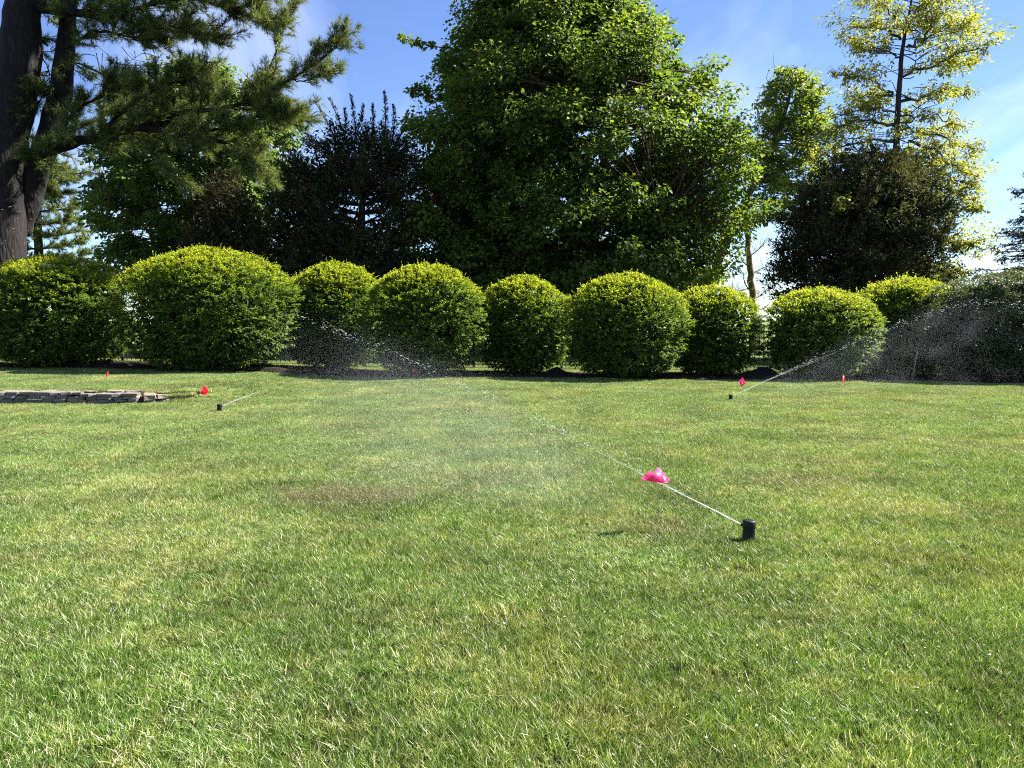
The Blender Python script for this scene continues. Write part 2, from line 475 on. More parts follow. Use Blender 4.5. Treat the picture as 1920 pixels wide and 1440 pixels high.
def ground_mat():
    m, N, L, out = new_mat('turf_ground')
    gx = N.new('ShaderNodeNewGeometry')
    n = N.new('ShaderNodeTexNoise'); n.inputs['Scale'].default_value = 40; n.inputs['Detail'].default_value = 8; n.inputs['Roughness'].default_value = 0.7
    L.new(gx.outputs['Position'], n.inputs['Vector'])
    near = ramp(N, [(0.3, (0.014, 0.016, 0.007)), (0.55, (0.034, 0.036, 0.014)), (0.75, (0.10, 0.09, 0.05))])
    L.new(n.outputs['Fac'], near.inputs[0])
    far = ramp(N, [(0.3, (0.070, 0.095, 0.028)), (0.7, (0.130, 0.165, 0.045))])
    L.new(n.outputs['Fac'], far.inputs[0])
    sp = N.new('ShaderNodeSeparateXYZ'); L.new(gx.outputs['Position'], sp.inputs[0])
    mr = N.new('ShaderNodeMapRange'); mr.inputs['From Min'].default_value = 26; mr.inputs['From Max'].default_value = 30
    L.new(sp.outputs['Y'], mr.inputs['Value'])
    mx = N.new('ShaderNodeMix'); mx.data_type = 'RGBA'
    L.new(mr.outputs[0], mx.inputs[0]); L.new(near.outputs[0], mx.inputs[6]); L.new(far.outputs[0], mx.inputs[7])
    pb = N.new('ShaderNodeBsdfPrincipled'); pb.inputs['Roughness'].default_value = 0.95; pb.inputs['Specular IOR Level'].default_value = 0.1
    L.new(mx.outputs[2], pb.inputs['Base Color'])
    bp = N.new('ShaderNodeBump'); bp.inputs['Strength'].default_value = 0.8; bp.inputs['Distance'].default_value = 0.03
    L.new(n.outputs['Fac'], bp.inputs['Height']); L.new(bp.outputs[0], pb.inputs['Normal'])
    L.new(pb.outputs[0], out.inputs['Surface'])
    return m
M_GROUND = ground_mat()
M_MULCH = plain_mat('mulch', (0.022, 0.017, 0.014), 0.95, 0.1, 0.6, 45, 1.0)
M_CHIP = leaf_mat('mulch_chip', [(0, (0.016, 0.012, 0.010)), (0.8, (0.045, 0.034, 0.026)), (0.93, (0.10, 0.08, 0.06)), (1, (0.24, 0.20, 0.16))], 0.0, rough=0.9, spec=0.1)

# ------------------------------------------------------------------ ground: one sheet to the horizon
xs = np.concatenate([-np.geomspace(1500, 18, 16), np.arange(-16, 16.01, 0.14), np.geomspace(18, 1500, 16)])
ys = np.concatenate([[-300, -100, -40, -12, -4], np.arange(-1, 12.4, 0.16), np.arange(12.4, 13.2, 0.05), np.arange(13.3, 27, 0.16), np.geomspace(28, 2500, 18)])
GX, GY = np.meshgrid(xs, ys)
GZ = gz(GX, GY)
nx, ny = len(xs), len(ys)
idx = np.arange(nx * ny).reshape(ny, nx)
Fg = np.stack([idx[:-1, :-1], idx[:-1, 1:], idx[1:, 1:], idx[1:, :-1]], -1).reshape(-1, 4)
g = mesh_np('ground', np.stack([GX, GY, GZ], -1).reshape(-1, 3), Fg, M_GROUND, smooth=True)
g['kind'] = 'structure'; g['label'] = 'thatch and soil of the wide lawn'

def bed_front(x):
    return 18.15 + 0.9 * sstep(-6, -10, x) + 0.10 * np.sin(x * 0.9 + 1) + 0.05 * np.sin(x * 2.7) - 0.55 * sstep(9.5, 13, x)

def bed_back(x):
    return 20.3 + 0.4 * sstep(-5, -10, x) + 0.12 * np.sin(x * 1.3 + 2)

# ------------------------------------------------------------------ mulch bed
MOUNDS = [(gpt(1045, 709), 0.42, 0.20), (gpt(1425, 712), 0.50, 0.26), (gpt(1455, 713), 0.3, 0.1), (gpt(1790, 712), 0.95, 0.22), (gpt(1880, 716), 0.8, 0.15),
          (gpt(640, 706), 0.9, 0.10), (gpt(90, 700), 1.3, 0.14), (gpt(400, 706), 1.3, 0.13)]
MOUNDS = [((m[0][0], float(bed_front(m[0][0])) + 0.6), m[1], m[2]) for m in MOUNDS]
def mulch_z(x, y, s):
    """s: 0 at the rim .. 1 inside"""
    z = gz(x, y) - 0.03 + 0.085 * s + s * 0.02 * wob(x, y, 4.0, 2.0) + s * 0.012 * wob(x, y, 13.0, 5.0)
    for (mx_, my_), r, h in MOUNDS:
        z = z + s * h * .8 * (1 + .35 * wob(x, y, 5.0, 9.0)) * np.exp(-((x - mx_) ** 2 + (y - my_) ** 2) / (r * r * 0.5))
    return z
bx = np.arange(-15.5, 15.5, 0.06); bt = np.linspace(0, 1, 36)
BX, BT = np.meshgrid(bx, bt)
BY = bed_front(BX) + (bed_back(BX) - bed_front(BX)) * BT
BS = sstep(0, 0.12, BT) * sstep(1, 0.9, BT)
idx = np.arange(BX.size).reshape(BX.shape)
Fb = np.stack([idx[:-1, :-1], idx[:-1, 1:], idx[1:, 1:], idx[1:, :-1]], -1).reshape(-1, 4)
mb = mesh_np('mulch_bed', np.stack([BX, BY, mulch_z(BX, BY, BS)], -1).reshape(-1, 3), Fb, M_MULCH, smooth=True)
mb['kind'] = 'structure'; mb['label'] = 'dark mulch bed under the row of round shrubs'; mb['category'] = 'mulch bed'
n = 16000
cx = rng.uniform(-15, 15, n); ct = rng.uniform(0.0, 1, n) ** 1.3
cy = bed_front(cx) + (bed_back(cx) - bed_front(cx)) * ct
cz = mulch_z(cx, cy, sstep(0, .12, ct) * sstep(1, .9, ct)) + 0.006
V, Fc = leaf_geo(np.stack([cx, cy, cz], -1), rdir(n) * [1, 1, .35], nrm(rng.normal(size=(n, 3)) * .5 + [0, 0, 1]), rng.uniform(.02, .06, n), rng.uniform(.01, .025, n), 0.2)
mc = mesh_np('mulch_chips', V, Fc, M_CHIP, tint=np.repeat(rng.random(n), 4), kind='stuff')
mc['label'] = 'loose bark chips scattered over the mulch bed'; mc['category'] = 'bark chips'

# ------------------------------------------------------------------ grass: instanced patches of real blades
def blade_patch(name, nb, size, hmin, hmax, wmin, wmax, seed):
    r = np.random.default_rng(seed)
    # blades gather in small tufts
    nt = nb // 5
    tx = r.uniform(-size / 2, size / 2, (nt, 2)); tl = r.normal(size=(nt, 2)) * 0.22; th = r.uniform(0.75, 1.2, nt); tt = r.random(nt)
    k = r.integers(0, nt, nb)
    p = np.concatenate([tx[k] + r.normal(size=(nb, 2)) * 0.014, np.full((nb, 1), -0.008)], 1)
    h = r.uniform(hmin, hmax, nb) * th[k]
    lean = tl[k] + r.normal(size=(nb, 2)) * 0.40 + np.array([-0.03, -0.05])
    a = r.uniform(0, np.pi * 2, nb); w = r.uniform(wmin, wmax, nb)[:, None]
    S = np.stack([np.cos(a), np.sin(a), np.zeros(nb)], -1)
    up = np.array([[0, 0, 1.0]])
    l3 = np.concatenate([lean, np.zeros((nb, 1))], 1)
    H = h[:, None]
    m1 = p + H * (0.5 * up + 0.28 * l3)
    t1 = p + H * (0.92 * up + 0.95 * l3)
    V = np.stack([p - S * w * .5, p + S * w * .5, m1 + S * w * .45, m1 - S * w * .45, t1], 1).reshape(-1, 3)
    i = np.arange(nb)[:, None] * 5
    Fq = [list(q) for q in (i + np.array([[0, 1, 2, 3]]))] + [list(q) for q in (i + np.array([[3, 2, 4]]))]
    tint = np.clip(0.55 * r.random(nb) + 0.45 * tt[k] + 0.0, 0, 1)
    dry = r.random(nb) < 0.15
    tint = np.where(dry, r.uniform(0.84, 1, nb), tint * 0.80)
    o = mesh_np(name, V, Fq, M_GRASS, tint=np.repeat(tint, 5))
    COL.objects.unlink(o)
    return o
patch_col = bpy.data.collections.new('grass_patches')
PS = 0.38
for k in range(6):
    patch_col.objects.link(blade_patch('turf_patch', 2700, PS, 0.025, 0.052, 0.0022, 0.0038, 40 + k))
for k in range(2):   # coarse taller clumps
    patch_col.objects.link(blade_patch('turf_patch_tall', 90, 0.13, 0.045, 0.08, 0.003, 0.005, 60 + k))
step = 0.245
gx_, gy_ = np.meshgrid(np.arange(-17.5, 17.5, step), np.arange(0.9, 27.5, step))
gp = np.stack([gx_.ravel(), gy_.ravel()], -1)
gp = gp + rng.uniform(-.09, .09, gp.shape)
keep = np.abs(gp[:, 0]) < gp[:, 1] * 0.80 + 1.6
gp = gp[keep]
inbed = (gp[:, 1] > bed_front(gp[:, 0]) - 0.02) & (gp[:, 1] < bed_back(gp[:, 0]) + 0.1)
inwall = (gp[:, 0] < WALL_END + 0.12) & (gp[:, 1] > WALL_Y - 0.12) & (gp[:, 1] < WALL_Y + 0.34)
gp = gp[~inbed & ~inwall]
n0 = len(gp)
nt_ = 160
tx = rng.uniform(-6, 6, nt_); ty = 1.6 + rng.random(nt_) ** 1.5 * 11
tall = np.stack([tx, ty], -1)
tall = tall[(np.abs(tall[:, 0]) < tall[:, 1] * .8 + .5) & ~((tall[:, 0] < WALL_END + .5) & (tall[:, 1] > 12))]
allp = np.concatenate([gp, tall])
pz = gz(allp[:, 0], allp[:, 1])
me = bpy.data.meshes.new('grass_points')
me.vertices.add(len(allp)); me.vertices.foreach_set('co', np.stack([allp[:, 0], allp[:, 1], pz], -1).astype(np.float32).ravel())
ii = np.concatenate([rng.integers(0, 6, n0), rng.integers(6, 8, len(tall))]).astype(np.int32)
a = me.attributes.new('pick', 'INT', 'POINT'); a.data.foreach_set('value', ii)
rot = np.zeros((len(allp), 3), np.float32); rot[:, 2] = rng.integers(0, 4, len(allp)) * (math.pi / 2) + rng.uniform(-.3, .3, len(allp))
a = me.attributes.new('turn', 'FLOAT_VECTOR', 'POINT'); a.data.foreach_set('vector', rot.ravel())
hz = 0.98 + 0.30 * wob(allp[:, 0], allp[:, 1], 1.1, 3.0) + 0.15 * wob(allp[:, 0], allp[:, 1], 4.0, 7.0)
dd = np.hypot((allp[:, 0] - DEAD[0]) / 0.55, (allp[:, 1] - DEAD[1]) / 0.45)
hz = np.where(dd < 1.0, hz * 0.6, hz)
scl = np.stack([np.ones(len(allp)), np.ones(len(allp)), np.clip(hz, .72, 1.5)], -1).astype(np.float32)
a = me.attributes.new('size', 'FLOAT_VECTOR', 'POINT'); a.data.foreach_set('vector', scl.ravel())
me.materials.append(M_GRASS)
go = bpy.data.objects.new('grass', me); COL.objects.link(go)
go['kind'] = 'stuff'; go['label'] = 'short mown lawn grass, green with straw coloured patches'; go['category'] = 'grass'
ng = bpy.data.node_groups.new('scatter_grass', 'GeometryNodeTree')
ng.interface.new_socket('Geometry', in_out='INPUT', socket_type='NodeSocketGeometry')
ng.interface.new_socket('Geometry', in_out='OUTPUT', socket_type='NodeSocketGeometry')
gi = ng.nodes.new('NodeGroupInput'); gout = ng.nodes.new('NodeGroupOutput')
iop = ng.nodes.new('GeometryNodeInstanceOnPoints'); iop.inputs['Pick Instance'].default_value = True
ci = ng.nodes.new('GeometryNodeCollectionInfo'); ci.inputs['Collection'].default_value = patch_col
ci.inputs['Separate Children'].default_value = True; ci.inputs['Reset Children'].default_value = True
def named(t, nm):
    q = ng.nodes.new('GeometryNodeInputNamedAttribute'); q.data_type = t; q.inputs['Name'].default_value = nm
    return [s for s in q.outputs if s.enabled and s.name == 'Attribute'][0]
ng.links.new(gi.outputs[0], iop.inputs['Points'])
ng.links.new(ci.outputs[0], iop.inputs['Instance'])
ng.links.new(named('INT', 'pick'), iop.inputs['Instance Index'])
ng.links.new(named('FLOAT_VECTOR', 'turn'), iop.inputs['Rotation'])
ng.links.new(named('FLOAT_VECTOR', 'size'), iop.inputs['Scale'])
ng.links.new(iop.outputs[0], gout.inputs[0])
md = go.modifiers.new('scatter', 'NODES'); md.node_group = ng

# ------------------------------------------------------------------ round shrubs
PROF_T = np.array([0.0, 0.03, 0.10, 0.22, 0.40, 0.58, 0.72, 0.84, 0.93, 0.985, 1.0])
PROF_R = np.array([0.34, 0.60, 0.82, 0.95, 1.0, 0.985, 0.915, 0.765, 0.54, 0.27, 0.0])

def shrub(label, pxl, pxr, pyt, Y, mat=M_SHRUB, dens=1.0, lift=0.10, seed=0, sq=1.0, dark=False, depth=0.85):
    global rng
    rs = np.random.default_rng(100 + seed)
    a, b = at(pxl, 600, Y), at(pxr, 600, Y)
    cx_, Rx = (a[0] + b[0]) / 2, (b[0] - a[0]) / 2 * 1.035
    top = at((pxl + pxr) / 2, pyt, Y - 0.3)[2]
    z0 = float(gz(cx_, Y)) + 0.03
    h = top - z0
    Ry = min(Rx * depth, 1.75)
    t = thing('rounded_shrub', label, 'shrub', (cx_, Y, z0), 'round clipped shrubs in the mulch bed')
    prr = PROF_R ** sq
    # shoots on the surface
    area = 2 * np.pi * Rx * h * 1.25
    ns = int(area * 33 * dens)       # sprays: flat fans of shoots
    KS = 5
    ph = rs.uniform(0, 2 * np.pi, ns)
    ph = np.where((np.sin(ph) > .25) & (rs.random(ns) < .5), -ph, ph)
    tt = rs.random(ns) * 0.995 + 0.004
    tt = np.where(rs.random(ns) < 0.20, 1 - rs.random(ns) ** 2 * 0.30, tt)
    LY = max(8, int(h / .135)); q_ = tt * LY + .5 * np.sin(ph * 5 + seed) + .35 * np.sin(ph * 11 + seed * 3)
    tt = np.where(tt < .93, np.clip(tt + (np.round(q_) - q_) * .62 / LY, .004, .999), tt)
    stt = rs.random(ns); inw = np.abs(rs.normal(size=ns)) * 0.06
    n = ns * KS
    ph = np.repeat(ph, KS) + rs.normal(size=n) * 0.095 / Rx
    tt = np.clip(np.repeat(tt, KS) + rs.normal(size=n) * 0.008, 0.003, .999)
    zt = tt
    lump = 1 + 0.035 * np.sin(ph * 3 + seed) + 0.03 * np.sin(ph * 5 + zt * 6 + seed * 2) + 0.03 * np.sin(zt * 21 + np.sin(ph * 4 + seed) * 2.0 + ph * 3) + 0.02 * np.sin(zt * 47 + ph * 9 + np.sin(ph * 7) * 2)
    pr = np.interp(zt, PROF_T, prr) * lump
    inward = 1 - np.repeat(inw, KS) - np.abs(rs.normal(size=n)) * 0.02 + .03
    rr = pr * inward
    zz = lift + (h - lift) * (0.06 + 0.94 * zt)
    zz = np.where(zt < .2, lift + (h - lift) * zt * 1.24, zz)
    P = np.stack([cx_ + Rx * rr * np.cos(ph), Y + Ry * rr * np.sin(ph), z0 + zz * (1 + 0.02 * np.sin(ph * 4 + seed))], -1)
    slope = np.interp(zt, PROF_T, np.gradient(prr, PROF_T))
    nrmv = nrm(np.stack([np.cos(ph), np.sin(ph), np.clip(-slope * 0.55, -1.2, 5)], -1))
    grow = nrm(nrmv + np.array([0, 0, 0.25]) + rs.normal(size=(n, 3)) * 0.30)
    sl = rs.uniform(0.06, 0.125, n)
    sl = np.where(rs.random(n) < 0.025, sl * 2.0, sl)
    K = 7
    PP, UU, WW, LL, BB, TT = [], [], [], [], [], []
    st = np.clip(np.repeat(stt, KS) + rs.normal(size=n) * .12, 0, 1)
    for k in range(K):
        f = (k + 0.6) / K
        side = nrm(np.cross(grow, np.array([0, 0, 1.0]))) * (1 if k % 2 else -1)
        p = P + grow * (sl * f)[:, None]
        u = nrm(grow * (0.35 + 0.5 * f) + side * (0.85 - 0.5 * f) + np.array([0, 0, -0.28]) + rs.normal(size=(n, 3)) * 0.28)
        w = nrm(np.array([0, 0, 1.0]) + nrmv * 0.35 + rs.normal(size=(n, 3)) * 0.36)
        PP.append(p); UU.append(u); WW.append(w)
        LL.append(rs.uniform(0.042, 0.070, n)); BB.append(rs.uniform(0.021, 0.034, n))
        tv = 0.36 * st + 0.22 * rs.random(n) + 0.22 * f + 0.32 * sstep(0.45, 0.95, zt)  # tops yellower: new growth, plus sunlit brightness put into the tint
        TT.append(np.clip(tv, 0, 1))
    # inner leaves that close the body; interior shade put into a darker tint
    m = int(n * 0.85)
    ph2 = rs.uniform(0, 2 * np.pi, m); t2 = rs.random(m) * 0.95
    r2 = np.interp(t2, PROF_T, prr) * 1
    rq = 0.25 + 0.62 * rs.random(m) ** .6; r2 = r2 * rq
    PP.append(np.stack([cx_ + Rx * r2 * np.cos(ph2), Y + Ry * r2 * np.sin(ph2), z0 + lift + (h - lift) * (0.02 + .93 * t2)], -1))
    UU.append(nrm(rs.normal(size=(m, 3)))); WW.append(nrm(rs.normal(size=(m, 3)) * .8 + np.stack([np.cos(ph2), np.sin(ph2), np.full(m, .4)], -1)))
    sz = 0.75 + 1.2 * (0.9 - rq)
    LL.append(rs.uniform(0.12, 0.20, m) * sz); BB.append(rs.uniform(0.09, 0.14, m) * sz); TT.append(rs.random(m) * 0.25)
    V, Fc = leaf_geo(np.concatenate(PP), np.concatenate(UU), np.concatenate(WW), np.concatenate(LL), np.concatenate(BB), 0.22)
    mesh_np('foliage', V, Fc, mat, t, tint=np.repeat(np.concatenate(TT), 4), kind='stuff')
    for k in range(5):
        q = k / 5 * 2 * np.pi + rs.uniform(-.5, .5)
        e = np.array([cx_ + Rx * .6 * math.cos(q), Y + Ry * .6 * math.sin(q), z0 + h * .55])
        b0 = np.array([cx_ + .12 * math.cos(q), Y + .12 * math.sin(q), z0 - .1])
        mid = b0 * .55 + e * .45 + np.array([0.10 * math.cos(q * 3), 0.1 * math.sin(q), -.12])
        tb = Tubes(); tb.add(spline([b0, mid, e], 9), np.linspace(.045, .012, 9), 6); tb.build('stem', M_BARK_G, t)
    return t

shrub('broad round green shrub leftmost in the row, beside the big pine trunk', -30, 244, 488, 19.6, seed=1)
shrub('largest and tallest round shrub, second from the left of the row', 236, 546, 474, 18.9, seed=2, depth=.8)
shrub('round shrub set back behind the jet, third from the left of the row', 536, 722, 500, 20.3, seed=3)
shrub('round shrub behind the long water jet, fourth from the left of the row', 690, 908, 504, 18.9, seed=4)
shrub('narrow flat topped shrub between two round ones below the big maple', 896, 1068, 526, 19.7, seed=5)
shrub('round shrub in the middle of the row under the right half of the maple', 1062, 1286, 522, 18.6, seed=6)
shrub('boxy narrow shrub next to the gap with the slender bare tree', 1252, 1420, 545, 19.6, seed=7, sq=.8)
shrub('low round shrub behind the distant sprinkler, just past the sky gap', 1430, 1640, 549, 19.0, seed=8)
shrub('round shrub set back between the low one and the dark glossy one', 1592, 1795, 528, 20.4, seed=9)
shrub('dark glossy grey-green shrub in shade cut by the photo edge', 1742, 2040, 518, 18.9, mat=M_DARK_SHRUB, seed=10, dens=1.1, sq=.8)

# ------------------------------------------------------------------ trees
def env(rows, Y, lo=None):
    """rows: (py, px left, px right) -> function giving z range and centre/half width"""
    z = np.array([at(960, r[0], Y)[2] for r in rows]); l = np.array([at(r[1], r[0], Y)[0] for r in rows]); r_ = np.array([at(r[2], r[0], Y)[0] for r in rows])
    o = np.argsort(z); return z[o], l[o], r_[o]

def clump_centres(rows, Y, n, mind, inner=0.5, dy=0.9, seed=0, hole=None):
    rs = np.random.default_rng(seed)
    z, l, r_ = env(rows, Y)
    wmax = (r_ - l).max()
    out = []
    tries = 0
    while len(out) < n and tries < n * 60:
        tries += 1
        zz = rs.uniform(z[0], z[-1]); L = np.interp(zz, z, l); Rr = np.interp(zz, z, r_)
        if rs.random() > (Rr - L) / wmax + 0.1: continue
        a = rs.uniform(0, 2 * np.pi); q = math.sqrt(rs.uniform(inner ** 2, 1))
        rad = (Rr - L) / 2
        p = np.array([(L + Rr) / 2 + rad * q * math.cos(a), Y + rad * dy * q * math.sin(a), zz])
        if hole is not None:
            pp = px_of(p)
            if any(np.hypot((pp[0] - hx) / hw, (pp[1] - hy) / hh) < 1 for hx, hy, hw, hh in hole): continue
        if out and np.min(np.linalg.norm(np.array(out) - p, axis=1)) < mind: continue
        out.append(p)
    return np.array(out)

def clump_leaves(C, axis_xy, rad, per, L, B, rs, droop=0.5, flat=0.6, upn=0.9, fold=0.22, tint_k=0.35):
    """leaves around each clump centre, thicker towards the clump's shell"""
    PP, UU, WW, LL, BB, TT = [], [], [], [], [], []
    for c in C:
        rr = rad * rs.uniform(0.65, 1.3); m = int(per * (rr / rad) ** 2)
        d = nrm(rs.normal(size=(m, 3)))
        q = rs.random(m) ** 0.38
        ec = np.array([1, 1, flat]) * rr
        # twiggy lumps inside the clump
        k = max(3, m // 40); sub = nrm(rs.normal(size=(k, 3))) * rs.uniform(.5, 1.0, (k, 1))
        j = rs.integers(0, k, m)
        p = c + ec * (0.45 * d * q[:, None] + 0.75 * sub[j])
        out = nrm((p - np.array([axis_xy[0], axis_xy[1], c[2]])) * [1, 1, 0.3])
        u = nrm(out * 0.7 + d * 0.6 + [0, 0, -droop] + rs.normal(size=(m, 3)) * 0.35)
        w = nrm(np.array([0, 0, upn]) + out * 0.5 + rs.normal(size=(m, 3)) * 0.45)
        PP.append(p); UU.append(u); WW.append(w)
        s = rs.uniform(.65, 1.2, m); LL.append(L * s); BB.append(B * s)
        ct = rs.random()
        TT.append(np.clip((1 - tint_k) * rs.random(m) + tint_k * ct, 0, 1))
    V, Fc = leaf_geo(np.concatenate(PP), np.concatenate(UU), np.concatenate(WW), np.concatenate(LL), np.concatenate(BB), fold)
    return V, Fc, np.repeat(np.concatenate(TT), 4)

def limbs_to(C, trunk_pts, trunk_r, rs, n_main, name_parent, mat, r_main=0.16, taper=.03, rise=0.8):
    """main limbs towards some clump centres, then thin branches to every clump"""
    tp = np.asarray(trunk_pts)
    sel = C[rs.permutation(len(C))[:n_main]]
    nodes = [tp]
    for c in sel:
        d = np.hypot(c[0] - tp[:, 0], c[1] - tp[:, 1])
        zst = c[2] - rise * d.min()
        i = int(np.argmin(np.abs(tp[:, 2] - max(zst, tp[int(len(tp) * .3), 2]))))
        s = tp[i]; mid = s * .5 + c * .5 + np.array([rs.normal() * .3, rs.normal() * .3, np.linalg.norm(c - s) * .08])
        pts = spline([s, mid, c], 10)
        pts[1:-1] += rs.normal(size=(8, 3)) * 0.06
        tb = Tubes(); tb.add(pts, np.linspace(min(r_main, trunk_r[i] * .7), taper, 10), 7); tb.build('limb', mat, name_parent)
        nodes.append(pts)
    allp_ = np.concatenate(nodes)
    tb = Tubes()
    for c in C:
        below = allp_[allp_[:, 2] < c[2] + 0.3]
        if len(below) == 0: below = allp_
        s = below[np.argmin(np.linalg.norm(below - c, axis=1))]
        mid = s * .5 + c * .5 + rs.normal(size=3) * 0.15
        tb.add(spline([s, mid, c], 6), np.linspace(taper * 1.3, taper * .35, 6), 5, cap=False)
        for _ in range(3):
            e = c + rs.normal(size=3) * 0.3
            tb.add(spline([mid, (mid + e) / 2 + rs.normal(size=3) * .08, e], 5), np.linspace(taper * .6, taper * .2, 5), 4, cap=False)
    tb.build('branches', mat, name_parent, kind='stuff')

def trunk(name_parent, pts, r, mat, sides=14, n=24, rough=.03, flare=1.5):
    p = spline(pts, n); rr = np.interp(np.linspace(0, 1, n), np.linspace(0, 1, len(r)), r)
    rr[0] *= flare; rr[1] *= 1 + (flare - 1) * .45
    p[1:] += rng.normal(size=(n - 1, 3)) * rr[1:, None] * rough * 3
    tb = Tubes(); tb.add(p, rr, sides); tb.build('trunk', mat, name_parent)
    return p, rr

# --- big maple
YM = 32.0
rows = [(-95, 985, 1085), (-50, 940, 1135), (0, 880, 1178), (50, 855, 1215), (95, 838, 1285), (160, 818, 1340), (230, 784, 1376), (300, 758, 1400), (400, 738, 1410), (450, 730, 1395), (500, 728, 1360), (545, 740, 1315), (590, 760, 1280)]
rs = np.random.default_rng(3)
bz = at(1088, 600, YM); base = np.array([bz[0], YM, float(gz(bz[0], YM))])
t = thing('maple_tree', 'huge dense green maple behind the middle of the shrub row', 'tree', base)
tp, tr_ = trunk(t, [base, at(1092, 540, YM), at(1100, 480, YM), at(1085, 380, YM + .3), at(1060, 250, YM), at(1045, 120, YM), at(1040, -40, YM)], [.52, .48, .42, .30, .22, .14, .05], M_BARK_R, flare=1.3)
for q in ([(1100, 490), (1130, 462), (1185, 432), (1260, 380), (1330, 300)], [(1098, 500), (1150, 478), (1220, 470), (1310, 440)], [(1095, 470), (1050, 420), (960, 370), (850, 310)], [(1085, 400), (1120, 330), (1170, 230), (1210, 110)], [(1080, 380), (1010, 280), (930, 180), (890, 90)]):
    pts = spline([at(u, v, YM - .2 * i) for i, (u, v) in enumerate(q)], 14)
    tb = Tubes(); tb.add(pts, np.linspace(.26, .05, 14), 9); tb.build('limb', M_BARK_R, t)
C = clump_centres(rows, YM, 640, 0.60, inner=.34, seed=7, dy=.85, hole=[(1143, 440, 30, 16)])
# outer sprigs that break the outline
spr = np.array([at(758, 74, YM), at(775, 78, YM), at(795, 84, YM), at(812, 86, YM), at(830, 95, YM), at(800, 178, YM), at(815, 182, YM), at(772, 170, YM), at(788, 168, YM), at(1238, 40, YM)])
CB = clump_centres([(440, 735, 1340), (500, 730, 1340), (560, 745, 1300), (600, 770, 1270)], YM, 130, .6, inner=.05, seed=77, dy=.7, hole=[(1143, 440, 30, 16)])
C = np.concatenate([C, CB])
limbs_to(C, tp, tr_, rs, 10, t, M_BARK_R, .15, .035)
for u, v, u2, v2 in ((758, 72, 850, 90), (772, 170, 830, 185)):
    tb = Tubes(); a_, b_ = at(u, v, YM), at(u2, v2, YM); tb.add(spline([b_, (a_ + b_) / 2 + [0, 0, -.1], a_], 8), np.linspace(.03, .01, 8), 5, cap=False); tb.build('twig', M_BARK_R, t)
V1, F1, T1 = clump_leaves(C, (base[0], YM), 1.08, 285, 0.155, 0.145, rs, droop=.55)
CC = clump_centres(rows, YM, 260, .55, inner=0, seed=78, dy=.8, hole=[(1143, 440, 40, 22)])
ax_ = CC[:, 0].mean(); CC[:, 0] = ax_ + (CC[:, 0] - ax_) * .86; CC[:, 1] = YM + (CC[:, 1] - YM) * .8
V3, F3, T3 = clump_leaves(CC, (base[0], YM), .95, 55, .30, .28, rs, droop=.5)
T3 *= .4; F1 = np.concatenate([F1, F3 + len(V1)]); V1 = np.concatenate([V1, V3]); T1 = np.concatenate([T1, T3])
V2, F2, T2 = clump_leaves(spr, (base[0], YM), 0.33, 60, 0.15, 0.13, rs, droop=.3)
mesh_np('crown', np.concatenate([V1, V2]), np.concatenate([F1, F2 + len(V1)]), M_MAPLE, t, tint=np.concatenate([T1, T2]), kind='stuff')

# --- broadleaf tree behind the pine
YL = 36.0
rows = [(128, 330, 420), (145, 290, 465), (180, 235, 500), (220, 200, 540), (270, 185, 560), (330, 175, 562), (400, 172, 540), (470, 178, 500), (540, 190, 480)]
rs = np.random.default_rng(4)
bz = at(365, 600, YL); base = np.array([bz[0], YL, float(gz(bz[0], YL))])
t = thing('broadleaf_tree', 'rounded leafy green tree behind the long pine bough', 'tree', base)
tp, tr_ = trunk(t, [base, at(368, 500, YL), at(362, 380, YL), at(370, 260, YL), at(372, 150, YL)], [.32, .28, .2, .12, .04], M_BARK_G)
C = clump_centres(rows, YL, 300, 0.6, inner=.2, seed=12, dy=.8)
limbs_to(C, tp, tr_, rs, 9, t, M_BARK_G, .12, .03)
V1, F1, T1 = clump_leaves(C, (base[0], YL), 0.9, 190, 0.21, 0.17, rs)
mesh_np('crown', V1, F1, M_LINDEN, t, tint=T1, kind='stuff')

# --- loose green tree behind the maple's edge
YA = 42.0
rows = [(118, 1475, 1500), (135, 1452, 1520), (165, 1425, 1542), (200, 1408, 1550), (260, 1400, 1556), (310, 1405, 1552), (350, 1420, 1535), (400, 1440, 1520)]
rs = np.random.default_rng(5)
bz = at(1325, 600, YA); base = np.array([bz[0], YA, float(gz(bz[0], YA))])
t = thing('airy_tree', 'airy light green tree with open branches between maple and yellow tree', 'tree', base)
tp, tr_ = trunk(t, [base, at(1345, 500, YA), at(1392, 385, YA), at(1436, 306, YA), at(1452, 260, YA), at(1475, 200, YA), at(1490, 130, YA)], [.3, .25, .2, .17, .13, .09, .03], M_BARK_G)
C = clump_centres(rows, YA, 150, 0.5, inner=.3, seed=15, dy=.8)
limbs_to(C, tp, tr_, rs, 9, t, M_BARK_G, .10, .03)
V1, F1, T1 = clump_leaves(C, (base[0], YA), 0.66, 100, 0.20, 0.13, rs, droop=.35)
mesh_np('crown', V1, F1, M_ASH, t, tint=T1, kind='stuff')

